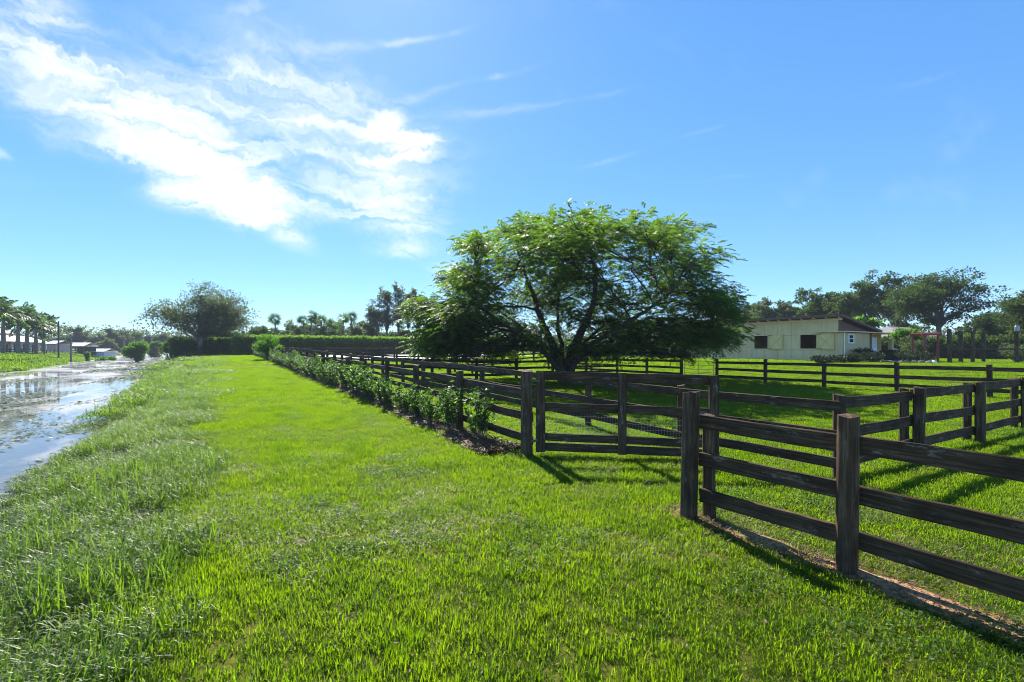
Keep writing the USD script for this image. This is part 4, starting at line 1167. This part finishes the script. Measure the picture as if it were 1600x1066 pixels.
for i, (px, d, top, lab) in enumerate([(430, 112, 492, 'fan palm at the right side of the dense round tree'), (458, 118, 500, 'leftmost fan palm standing clear of the dense round tree'), (474, 116, 495, 'fan palm just left of the tallest one'),
                                       (487, 112, 487, 'tallest fan palm behind the hedge'), (502, 118, 495, 'fan palm just right of the tallest one'), (519, 124, 500, 'fan palm partly hidden in dark trees'),
                                       (536, 120, 491, 'fan palm second from the right behind the hedge'), (549, 118, 490, 'rightmost fan palm before the pines')]):
    fan_palm(lab, px, d, top, 400 + i)


# ------------------------------------------------------------------ buildings and posts across the canal
def left_barn():
    X0, X1, Y0, Y1 = -66.0, -52.0, 140.0, 228.0
    z = 0.95
    T = Thing('stable_block', (X1, Y0, z), 'long pale-roofed stable block with pink walls behind the palms', 'barn')
    T.part('wall', MB().box(X0, Y0, z - 0.3, X1 - 2.6, Y1, z + 3.4), M['brick_pink'])
    for i in range(11):
        yy = Y0 + 4 + i * 7.8
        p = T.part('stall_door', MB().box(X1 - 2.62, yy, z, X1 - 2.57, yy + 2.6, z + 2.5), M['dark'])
    for i in range(12):
        yy = Y0 + 0.3 + i * 7.9
        T.part('porch_post', MB().box(X1 - 0.3, yy, z - 0.2, X1, yy + 0.3, z + 3.15), M['white'])
    def slab(xa, za, xb, zb, ya, yb, t=0.18):
        v = np.array([[xa, ya, za], [xb, ya, zb], [xb, yb, zb], [xa, yb, za]]); v = np.vstack([v, v + [0, 0, t]])
        return MB().add(v, [[3, 2, 1, 0], [4, 5, 6, 7], [0, 1, 5, 4], [1, 2, 6, 5], [2, 3, 7, 6], [3, 0, 4, 7]])
    T.part('porch_roof', slab(X1 + 0.5, z + 3.2, X1 - 5.0, z + 5.2, Y0 - 0.6, Y1 + 0.6), M['roof_pale'])
    T.part('clerestory', MB().box(X1 - 9.0, Y0, z + 3.4, X1 - 4.9, Y1 - 14, z + 5.9), M['brick_pink'])
    T.part('upper_roof', slab(X1 - 4.4, z + 5.9, X1 - 7.0, z + 7.0, Y0 - 0.6, Y1 - 13), M['roof_pale'])
    T.part('upper_roof', slab(X1 - 9.6, z + 5.9, X1 - 7.0, z + 7.0, Y0 - 0.6, Y1 - 13), M['roof_pale'])


left_barn()


def shed(label, px0, px1, d, z1, eave, wall, open_):
    (xa, ya), (xb, yb) = at(px0, d), at(px1, d)
    z = float(G((xa + xb) / 2, (ya + yb) / 2))
    T = Thing('shed', ((xa + xb) / 2, (ya + yb) / 2, z), label, 'shed')
    a, b = np.array([xa, ya]), np.array([xb, yb]); u = unit(b - a); n = np.array([-u[1], u[0]]); L = np.linalg.norm(b - a)

    def bx(s0, t0, z0, s1, t1, z2):
        v, f = MB().box(s0, t0, z0, s1, t1, z2).get()
        return np.column_stack([a[0] + v[:, 0] * u[0] + v[:, 1] * n[0], a[1] + v[:, 0] * u[1] + v[:, 1] * n[1], v[:, 2] + z]), f
    T.part('back_wall', bx(0.2, 4.6, 0, L - 0.2, 4.7, eave), M[wall])
    if open_:
        for s in np.linspace(0.1, L - 0.25, 4):
            T.part('post', bx(s, 0.1, 0, s + 0.15, 0.25, eave), M['pole'])
    else:
        T.part('front_wall', bx(0.2, 0.1, 0, L - 0.2, 0.2, eave), M[wall])
        T.part('side_wall', bx(0.2, 0.21, 0, 0.3, 4.59, eave), M[wall])
        T.part('side_wall', bx(L - 0.3, 0.21, 0, L - 0.2, 4.59, eave), M[wall])
    v = np.array([[-0.3, -0.4, eave], [L + 0.3, -0.4, eave], [L + 0.3, 2.4, z1], [-0.3, 2.4, z1], [-0.3, 5.2, eave], [L + 0.3, 5.2, eave]])
    v = np.column_stack([a[0] + v[:, 0] * u[0] + v[:, 1] * n[0], a[1] + v[:, 0] * u[1] + v[:, 1] * n[1], v[:, 2] + z + 0.02])
    vv = np.vstack([v, v + [0, 0, 0.1]])
    T.part('roof', MB().add(vv, [[6, 7, 8, 9], [9, 8, 11, 10], [3, 2, 1, 0], [4, 5, 2, 3], [0, 1, 7, 6], [5, 4, 10, 11]]), M['white'])


shed('open-sided shed with a white roof beyond the far bank', 99, 131, 150, 3.7, 2.6, 'dark', True)
shed('small closed grey shed with a white roof right of the open shed', 138, 163, 155, 3.3, 2.4, 'grey_wall', False)
# parked trailer-like white shapes near the palms
shed('small pale shed with a low roof right of the rightmost palm', 72, 88, 140, 3.5, 2.6, 'brick_pink', False)


def fence_far():
    pts = [(-36.5, 112 + 3.4 * i) for i in range(24)]
    fence('dark low fence along the far bank behind the palms', pts, WOOD_Y, 1, 25, h=1.25, rails=(1.05, 0.55), hgt=0.16)


fence_far()


def pole(label, px, d, top, r, m='pole', name='utility_pole'):
    x, y = at(px, d); z = float(G(x, y)); h = EYE + (HOR - top) * d / FPX - z
    T = Thing(name, (x, y, z), label, 'pole')
    T.part('shaft', MB().tube([[x, y, z - 0.2], [x, y, z + h * 0.5], [x, y, z + h]], [r * 1.15, r, r * 0.85], 8), M[m], True)
    T.part('cap', MB().tube([[x, y, z + h], [x, y, z + h + 0.12]], [r * 1.1, r * 0.9], 8), M['metal'])


pole('tall thin dark pole right of the palms', 91.5, 106, 503, 0.16)
pole('short pale post in front of the open-sided shed', 111, 104, 529, 0.16, 'palm_trunk', 'marker_post')
for i, (px, d, w, h, lab) in enumerate([(136, 118, 1.2, 3.0, 'upright light green plant before the gap between the sheds'), (158, 120, 2.6, 1.8, 'left tuft of light green plants before the grey shed'), (172, 124, 2.8, 2.0, 'right tuft of light green plants before the grey shed')]):
    bush(lab, px, d, w, h, 700, 0.4, 70 + i, 'bright', name='bank_plant', cat='plant')


# ------------------------------------------------------------------ garden on the right
def arbour():
    x0, y0 = at(1445, 36); z = float(G(x0, y0))
    T = Thing('red_arbour', (x0, y0, z), 'dark red timber arbour beside the garden bed', 'arbour')
    d = np.array([CS, -SN]); e = np.array([SN, CS])
    c = {}
    for a in (0, 1):
        for b in (0, 1):
            q = np.array([x0, y0]) + d * (a * 1.0) + e * (b * 1.1)
            T.part('post', MB().box(q[0] - 0.06, q[1] - 0.06, z - 0.2, q[0] + 0.06, q[1] + 0.06, z + 2.05, 0.008), M['red'])
            c[a, b] = q
    rng = np.random.default_rng(2)
    for b in (0, 1):
        T.part('beam', board_mesh([*(c[0, b] - d * 0.25), z + 2.12], [*(c[1, b] + d * 0.25), z + 2.12], 0.13, 0.05, rng, False, 0), M['red'])
    for k in range(4):
        q = c[0, 0] + d * (k / 3.0)
        T.part('cross_bar', board_mesh([*(q - e * 0.2), z + 2.225], [*(q + e * 1.3), z + 2.225], 0.075, 0.04, rng, False, 0), M['red'])


arbour()


def tall_posts():
    z = float(G(44, 8))
    pts = [at(1484, 35.0), at(1501.5, 35.5), at(1520, 36), at(1537, 36.5)]
    T = Thing('timber_post_frame', (*pts[0], z), 'row of four tall dark timber posts with a single rail behind the paddock', 'post frame')
    rng = np.random.default_rng(6)
    for i, (x, y) in enumerate(pts):
        T.part('post', post_mesh(x, y, z, 2.45 - 0.06 * i, 0.22 if i < 2 else 0.19, rng, False), WOOD_Z)
    a, b = np.array([*pts[0], z + 1.02]), np.array([*at(1612, 37), z + 1.02])
    off = np.array([SN, CS, 0]) * -0.16
    T.part('rail', board_mesh(a + off, b + off, 0.12, 0.06, rng, False, 0), WOOD_X)
    x, y = at(1589, 35)
    L = Thing('lamp_post', (x, y, z), 'tall dark post with a pale cylinder lamp on top at the right edge', 'lamp post')
    L.part('post', post_mesh(x, y, z, 2.3, 0.2, rng, False), WOOD_Z)
    L.part('lamp_head', MB().tube([[x, y, z + 2.31], [x, y, z + 2.36], [x, y, z + 2.68], [x, y, z + 2.72]], [0.12, 0.14, 0.14, 0.1], 10), M['metal'], True)


tall_posts()


def garden_chair(label, px, d, rz, seed):
    x, y = at(px, d); z = float(G(x, y))
    T = Thing('garden_chair', (x, y, z), label, 'chair')
    ca, sa = math.cos(rz), math.sin(rz)

    def pt(name, v, f):
        v = np.column_stack([v[:, 0] * ca - v[:, 1] * sa + x, v[:, 0] * sa + v[:, 1] * ca + y, v[:, 2] + z])
        T.part(name, (v, f), M['white'])
    for sx in (-0.3, 0.26):
        for sy, h in ((-0.3, 0.6), (0.25, 0.35)):
            pt('leg', *MB().box(sx, sy, 0, sx + 0.05, sy + 0.08, h).get())
        pt('armrest', *MB().box(sx - 0.04, -0.36, 0.601, sx + 0.09, 0.3, 0.63).get())
    for k in range(5):
        pt('seat_slat', *MB().box(-0.25, -0.3 + k * 0.11, 0.36 - k * 0.02, 0.25, -0.21 + k * 0.11, 0.38 - k * 0.02).get())
    for k in range(5):
        v, f = MB().box(-0.25 + k * 0.1, 0.26, 0.3, -0.16 + k * 0.1, 0.28, 1.0 + 0.05 * (2 - abs(k - 2))).get()
        v[:, 1] += (v[:, 2] - 0.3) * 0.45
        pt('back_slat', v, f)


garden_chair('white slatted garden chair on the left of the porch', 1362, 39, 0.3, 1)
garden_chair('white slatted garden chair at the right porch door', 1376, 38.6, -0.4, 2)
garden_chair('white reclined garden chair beyond the porch post', 1408, 38.2, 1.2, 3)


def rocks():
    rng = np.random.default_rng(8)
    spots = [(1382, 35.6), (1390, 35.4), (1398, 35.5), (1408, 35.0), (1417, 35.2), (1428, 34.6), (1440, 34.7), (1452, 34.2), (1459, 34.3)]
    sides = ['leftmost', 'second', 'third', 'fourth', 'fifth', 'sixth', 'seventh', 'eighth', 'rightmost']
    for (px, d), s in zip(spots, sides):
        x, y = at(px, d); z = float(G(x, y))
        m = trimesh.creation.icosphere(2, 1.0)
        v = m.vertices * (1 + 0.35 * (meshkit.fbm(m.vertices * 1.6 + px, 3, 3)[:, None] - 0.5) * 2) * [rng.uniform(0.18, 0.30), rng.uniform(0.16, 0.28), rng.uniform(0.09, 0.16)] + [x, y, z + 0.08]
        single('garden_rock', (v, m.faces), M['white'] if px == 1459 else M['rock'], True, label=f'{s} stone from the left edging the garden bed' if s not in ('leftmost', 'rightmost') else f'{s} stone edging the garden bed', category='rock', group='stones edging the garden bed')


rocks()
x, y = at(1404, 62); z = 0.95


def neighbour():
    T = Thing('neighbour_house', (x, y, z), 'low house with grey shingle roof seen beyond the porch end', 'house')
    T.part('wall', MB().box(x - 5, y - 3, z, x + 5, y + 3, z + 2.5), M['cream'])
    v = np.array([[x - 5.6, y - 3.6, z + 2.4], [x + 5.6, y - 3.6, z + 2.4], [x + 5.6, y + 3.6, z + 2.4], [x - 5.6, y + 3.6, z + 2.4], [x - 3, y, z + 3.9], [x + 3, y, z + 3.9]])
    T.part('roof', MB().add(v, [[0, 1, 5], [0, 5, 4], [1, 2, 5], [2, 3, 4], [2, 4, 5], [3, 0, 4], [3, 2, 1], [3, 1, 0]]), M['grey_shingle'])


neighbour()
# sand arena
ax = np.arange(9.6, 44.5, 1.0); ay = np.arange(59.6, 83.6, 1.0)
single('sand_arena', grid(ax, ay, lambda X, Y: G(X, Y) + 0.03), M['sand'], True, kind='structure')


# ------------------------------------------------------------------ grass
def tuft(n, R, L, W, lean, curve, seed, seg=2):
    rng = np.random.default_rng(seed)
    r = R * np.sqrt(rng.random(n)); a = rng.uniform(0, 2 * PI, n)
    p = np.column_stack([r * np.cos(a), r * np.sin(a), np.full(n, -0.01)])
    cl = meshkit.noise(p * [11 / max(R, 0.3) * 0.34, 11 / max(R, 0.3) * 0.34, 0] + seed, seed)
    keep = cl > (0.27 if R < 0.5 else 0.08)
    p, cl = p[keep], cl[keep]; n = len(p)
    l = rng.uniform(*L, n) * (0.4 + 1.05 * cl)
    return blades(p, rng.uniform(0, 2 * PI, n), np.abs(rng.normal(0, lean, n)), l, rng.uniform(*W, n), rng.normal(curve, 0.4, n), seg)


def instancer(name, protos, pos, idx, rz, sc, **kw):
    path = numbered('/World', name)
    pi = UsdGeom.PointInstancer.Define(stage, path)
    for i, (mesh_, m_) in enumerate(protos):
        p = f'{path}/tuft' + (f'_{i:03d}' if i else '')
        usdkit.mesh(stage, p, mesh_, m_)
        pi.CreatePrototypesRel().AddTarget(p)
    pi.CreateProtoIndicesAttr(Vt.IntArray.FromNumpy(np.asarray(idx, np.int32)))
    pi.CreatePositionsAttr(Vt.Vec3fArray.FromNumpy(np.asarray(pos, np.float32)))
    q = np.column_stack([np.cos(rz / 2), np.zeros((len(rz), 2)), np.sin(rz / 2)])
    pi.CreateOrientationsAttr(Vt.QuathArray([Gf.Quath(float(a[0]), float(a[1]), float(a[2]), float(a[3])) for a in q]))
    pi.CreateScalesAttr(Vt.Vec3fArray.FromNumpy(np.asarray(sc, np.float32)))
    say(pi.GetPrim(), **kw)


def in_view(x, y, lo, hi, margin=1.5):
    dep = x * SN + y * CS; c = x * CS - y * SN
    return (dep > lo) & (dep <= hi) & (np.abs(c) < dep * 1.09 + margin)


def scatter(step, lo, hi, xr, yr, rng, margin=1.5):
    gx = np.arange(*xr, step); gy = np.arange(*yr, step)
    X, Y = np.meshgrid(gx, gy)
    X = X.ravel() + rng.uniform(-0.5, 0.5, X.size) * step * 1.1; Y = Y.ravel() + rng.uniform(-0.5, 0.5, Y.size) * step * 1.1
    k = in_view(X, Y, lo, hi, margin)
    return X[k], Y[k]


def lawn_ok(x, y, pad=0.0):
    bank = x > -0.62 + 0.16 * np.sin(y * 0.9) + 0.16 * np.sin(y * 2.3)
    mul = ~((x > 4.2) & (x < 4.78) & (y > 8.2) & (y < 80))
    bare = ~((np.abs(x - 4.68) < 0.16) & (y < 4.1) & (y > -2) & (meshkit.noise(np.stack([x * 3, y * 3, x * 0], -1), 3) < 0.55))
    arena = ~((x > 9.2 - pad) & (x < 44.2 + pad) & (y > 59.3 - pad) & (y < 83.9 + pad))
    barn = ~((x > 43.4) & (x < 56) & (y > 18.9) & (y < 50))
    return bank & mul & bare & arena & barn


def clamp_rng(seed):
    return np.random.default_rng(seed)


def lawn():
    rng = clamp_rng(101)
    pa = [(tuft(1500, 0.34, (0.03, 0.085), (0.0035, 0.010), 0.72, 0.45, 500 + i, 3), M['grass']) for i in range(6)]
    flat = []
    for i in range(2):                                             # broadleaf weeds in the lawn
        r = np.random.default_rng(540 + i); n = 130
        a = r.uniform(0, 2 * PI, n); rad = 0.26 * np.sqrt(r.random(n))
        p = np.column_stack([rad * np.cos(a), rad * np.sin(a), r.uniform(0.02, 0.07, n)])
        v, f = leaves(p, np.column_stack([np.cos(a * 7), np.sin(a * 7), r.uniform(-0.1, 0.5, n)]), r.normal(0, 0.35, (n, 3)) + [0, 0, 1], r.uniform(0.018, 0.04, n), r.uniform(0.012, 0.024, n), 0.1)
        flat.append(((v, f), M['clover']))
    for i in range(2):                                             # dead and pale blades lying between the green ones
        r = np.random.default_rng(560 + i); n = 150
        a = r.uniform(0, 2 * PI, n); rad = 0.36 * np.sqrt(r.random(n))
        p = np.column_stack([rad * np.cos(a), rad * np.sin(a), r.uniform(0.005, 0.055, n)])
        flat.append((blades(p, r.uniform(0, 2 * PI, n), r.uniform(1.0, 1.6, n), r.uniform(0.03, 0.085, n), r.uniform(0.003, 0.008, n), r.normal(0.15, 0.45, n), 3), M['dry']))
    pb = [(tuft(1900, 0.8, (0.04, 0.09), (0.009, 0.018), 0.65, 0.45, 520 + i), M['grass']) for i in range(5)]
    pc = [(tuft(1600, 2.2, (0.08, 0.15), (0.028, 0.05), 0.34, 0.35, 530 + i), M['grass']) for i in range(4)]
    pos, idx, sc = [], [], []

    def put(X, Y, ids, s):
        k = lawn_ok(X, Y)
        X, Y = X[k], Y[k]; s = s[k]
        pos.append(np.column_stack([X, Y, G(X, Y)])); idx.append(rng.choice(ids, len(X))); sc.append(s)
    X, Y = scatter(0.34, 1.2, 15, (-1.4, 36), (-8, 16), rng)
    big = meshkit.fbm(np.stack([X * 0.9, Y * 0.9, X * 0], -1), 3, 7)
    h = 0.35 + 1.25 * big
    put(X, Y, [0, 1, 2, 3, 4, 5], np.column_stack([np.ones(len(X)), np.ones(len(X)), h * rng.uniform(0.85, 1.15, len(X))]))
    X, Y = scatter(0.42, 1.2, 13, (-1, 30), (-8, 14), rng)
    k = meshkit.fbm(np.stack([X * 0.8, Y * 0.8, X * 0 + 5], -1), 3, 17) > 0.61
    put(X[k], Y[k], [6, 7], np.column_stack([np.ones((k.sum(), 2)), rng.uniform(0.7, 1.3, k.sum())]))
    X, Y = scatter(0.42, 1.2, 9, (-1, 26), (-8, 12), rng)
    k = rng.random(len(X)) < (0.15 + 0.75 * np.clip((8.5 - (X * SN + Y * CS)) / 4.5, 0, 1)) * (meshkit.fbm(np.stack([X * 0.7, Y * 0.7, X * 0 + 9], -1), 3, 27) > 0.48)
    put(X[k], Y[k], [8, 9], np.column_stack([np.ones((k.sum(), 2)), rng.uniform(0.7, 1.3, k.sum())]))
    X, Y = scatter(0.72, 14.6, 42, (-1, 95), (-40, 44), rng, 2)
    big = meshkit.fbm(np.stack([X * 0.6, Y * 0.6, X * 0], -1), 3, 7)
    put(X, Y, [10, 11, 12, 13, 14], np.column_stack([np.ones((len(X), 2)), (0.6 + 0.8 * big)]))
    X, Y = scatter(1.6, 41, 135, (-1, 160), (-60, 104), rng, 4)
    put(X, Y, [15, 16, 17, 18], np.column_stack([np.ones((len(X), 2)), rng.uniform(0.7, 1.1, len(X))]))
    pos, idx, sc = np.vstack(pos), np.concatenate(idx), np.vstack(sc)
    instancer('lawn_grass', pa + flat + pb + pc, pos, idx, rng.uniform(0, 2 * PI, len(pos)), sc, label='bright sunlit green grass of the lawn and paddocks', category='grass', kind='stuff')


lawn()


def weeds():
    rng = clamp_rng(202)

    def weed(n, ns, R, L, W, seed):
        r = np.random.default_rng(seed)
        v1, f1 = tuft(n, R, L, W, 0.75, 0.8, seed, 3)
        # stems with pale drooping seed heads
        rad = R * np.sqrt(r.random(ns)); a = r.uniform(0, 2 * PI, ns)
        p = np.column_stack([rad * np.cos(a), rad * np.sin(a), r.uniform(0.35, 0.85, ns) * L[1]])
        az = r.uniform(0, 2 * PI, ns)
        v2, f2 = blades(p, az, r.uniform(0.7, 1.7, ns), r.uniform(0.14, 0.34, ns) * L[1], W[1] * r.uniform(0.35, 0.7, ns), r.normal(0.7, 0.7, ns), 4)
        return (v1, f1), (v2, f2)
    protos = []
    for i in range(4):
        g, s = weed(1000, 190, 0.45, (0.12, 0.33), (0.007, 0.014), 600 + i)
        protos += [(g, M['weed']), (s, M['straw'])]
    for i in range(3):
        g, s = weed(1100, 70, 1.3, (0.18, 0.42), (0.014, 0.026), 620 + i)
        protos += [(g, M['weed']), (s, M['straw'])]
    for i in range(2):
        g, s = weed(1100, 60, 3.2, (0.28, 0.6), (0.05, 0.09), 640 + i)
        protos += [(g, M['weed']), (s, M['straw'])]
    pos, idx, sc, rz = [], [], [], []

    def put(X, Y, kinds, s):
        for q in range(len(X)):
            k = int(rng.choice(kinds)); a = rng.uniform(0, 2 * PI)
            for e in (0, 1):
                if e and rng.random() < 0.15:
                    continue
                low = 0.45 + 0.55 * float(np.clip((X[q] - near_edge(Y[q])) / 1.2, 0, 1))
                pos.append((X[q], Y[q], float(G(X[q], Y[q])) - 0.01)); idx.append(2 * k + e); sc.append((1, 1, s[q] * low)); rz.append(a)

    def ok(X, Y, out=0.55):
        b = X < -0.50 + 0.16 * np.sin(Y * 0.9) + 0.16 * np.sin(Y * 2.3) + rng.normal(0, 0.12, len(X))
        return b & (X > near_edge(Y) - out)
    X, Y = scatter(0.40, 1.0, 18, (-8, 1), (-2, 26), rng)
    k = ok(X, Y); X, Y = X[k], Y[k]
    put(X, Y, [0, 1, 2, 3], 0.15 + 1.7 * meshkit.fbm(np.stack([X * 1.1, Y * 1.1, X * 0], -1), 4, 9))
    X, Y = scatter(1.0, 17.5, 50, (-10, 1), (10, 80), rng)
    k = ok(X, Y); X, Y = X[k], Y[k]
    put(X, Y, [4, 5, 6], 0.25 + 1.3 * meshkit.fbm(np.stack([X * 0.6, Y * 0.6, X * 0], -1), 4, 9))
    X, Y = scatter(2.4, 49, 150, (-16, 0), (40, 150), rng)
    k = ok(X, Y); X, Y = X[k], Y[k]
    put(X, Y, [7, 8], rng.uniform(0.5, 0.9, len(X)))
    instancer('bank_weeds', protos, np.array(pos), idx, np.array(rz), np.array(sc), label='tall pale seeding grass and weeds on the near canal bank', category='weeds', kind='stuff')
    # far bank
    pos, idx, sc, rz = [], [], [], []
    X, Y = scatter(2.2, 30, 260, (-75, -24), (60, 240), rng, 6)
    k = X < far_edge(Y) + 0.3
    X, Y = X[k], Y[k]
    for q in range(len(X)):
        pos.append((X[q], Y[q], float(G(X[q], Y[q])))); idx.append(int(rng.integers(0, 3))); sc.append((1, 1, rng.uniform(0.6, 1.2) * (1.0 if X[q] > -33 else 0.5))); rz.append(rng.uniform(0, 2 * PI))
    fp = [(tuft(1100, 2.4, (0.35, 0.8), (0.05, 0.1), 0.4, 0.6, 660 + i), M['weed'] if i else M['grass']) for i in range(3)]
    instancer('far_bank_grass', fp, np.array(pos), idx, np.array(rz), np.array(sc), label='long rough grass on the far canal bank', category='grass', kind='stuff')


weeds()


def litter():
    """dead leaves on the mulch, dry thatch at the near fence, floating leaves on the canal"""
    rng = clamp_rng(303)
    n = 5200
    Y = 7.7 + (rng.random(n) ** 2.2) * 60; X = rng.uniform(4.0, 5.0, n)
    p = np.column_stack([X, Y, G(X, Y) + rng.uniform(0.03, 0.09, n)])
    a = rng.uniform(0, 2 * PI, n)
    v, f = leaves(p, np.column_stack([np.cos(a), np.sin(a), rng.normal(0, 0.3, n)]), rng.normal(0, 0.4, (n, 3)) + [0, 0, 1], rng.uniform(0.05, 0.11, n), rng.uniform(0.02, 0.045, n), 0.15)
    mb = MB().add(v, f)
    n = 9000
    Y = rng.uniform(-2, 4.0, n); X = 4.68 + rng.normal(0, 0.11, n)
    p = np.column_stack([X, Y, G(X, Y) + rng.uniform(0.005, 0.05, n)])
    a = rng.uniform(0, 2 * PI, n)
    v, f = leaves(p, np.column_stack([np.cos(a), np.sin(a), rng.normal(0, 0.25, n)]), rng.normal(0, 0.4, (n, 3)) + [0, 0, 1], rng.uniform(0.03, 0.10, n), rng.uniform(0.003, 0.009, n), 0.1)
    mb.add(v, f)
    n = 900
    d = 2.0 + 10 * rng.random(n); c = rng.uniform(-0.5, 1.0, n) * d
    X, Y = c * CS + d * SN, -c * SN + d * CS
    k = X > 0; X, Y = X[k], Y[k]; n = len(X)
    p = np.column_stack([X, Y, G(X, Y) + rng.uniform(0.02, 0.06, n)]); a = rng.uniform(0, 2 * PI, n)
    v, f = leaves(p, np.column_stack([np.cos(a), np.sin(a), rng.normal(0, 0.3, n)]), rng.normal(0, 0.4, (n, 3)) + [0, 0, 1], rng.uniform(0.02, 0.05, n), rng.uniform(0.01, 0.025, n), 0.15)
    mb.add(v, f)
    single('dead_leaves', mb, M['dead'], label='brown dead leaves and dry thatch along the fences', category='dead leaves', kind='stuff')
    # floating plants
    P = []
    X = rng.uniform(-26, -3.2, 60000); Y = 8 + 130 * rng.random(60000) ** 1.6
    k = (X < near_edge(Y) + 0.25) & (X > far_edge(Y))
    X, Y = X[k], Y[k]
    cl = meshkit.fbm(np.stack([X * 0.42, Y * 0.13, X * 0], -1), 4, 23)
    edge = np.exp(-(near_edge(Y) - X) / 3.0)
    k = rng.random(len(X)) < np.clip((cl + 0.16 * edge - 0.50) * 8, 0, 1)
    X, Y = X[k], Y[k]; n = len(X)
    L = rng.uniform(0.05, 0.16, n) * (1 + Y / 60)
    a = rng.uniform(0, 2 * PI, n)
    p = np.column_stack([X, Y, np.full(n, WATER + 0.006) + rng.uniform(0, 0.02, n)])
    v, f = leaves(p, np.column_stack([np.cos(a), np.sin(a), rng.uniform(0.0, 0.25, n)]), rng.normal(0, 0.12, (n, 3)) + [0, 0, 1], L, L * 0.7, 0.0)
    single('floating_weed', (v, f), M['lily'], label='pale floating weed and scum drifting on the canal', category='water weed', kind='stuff')


litter()
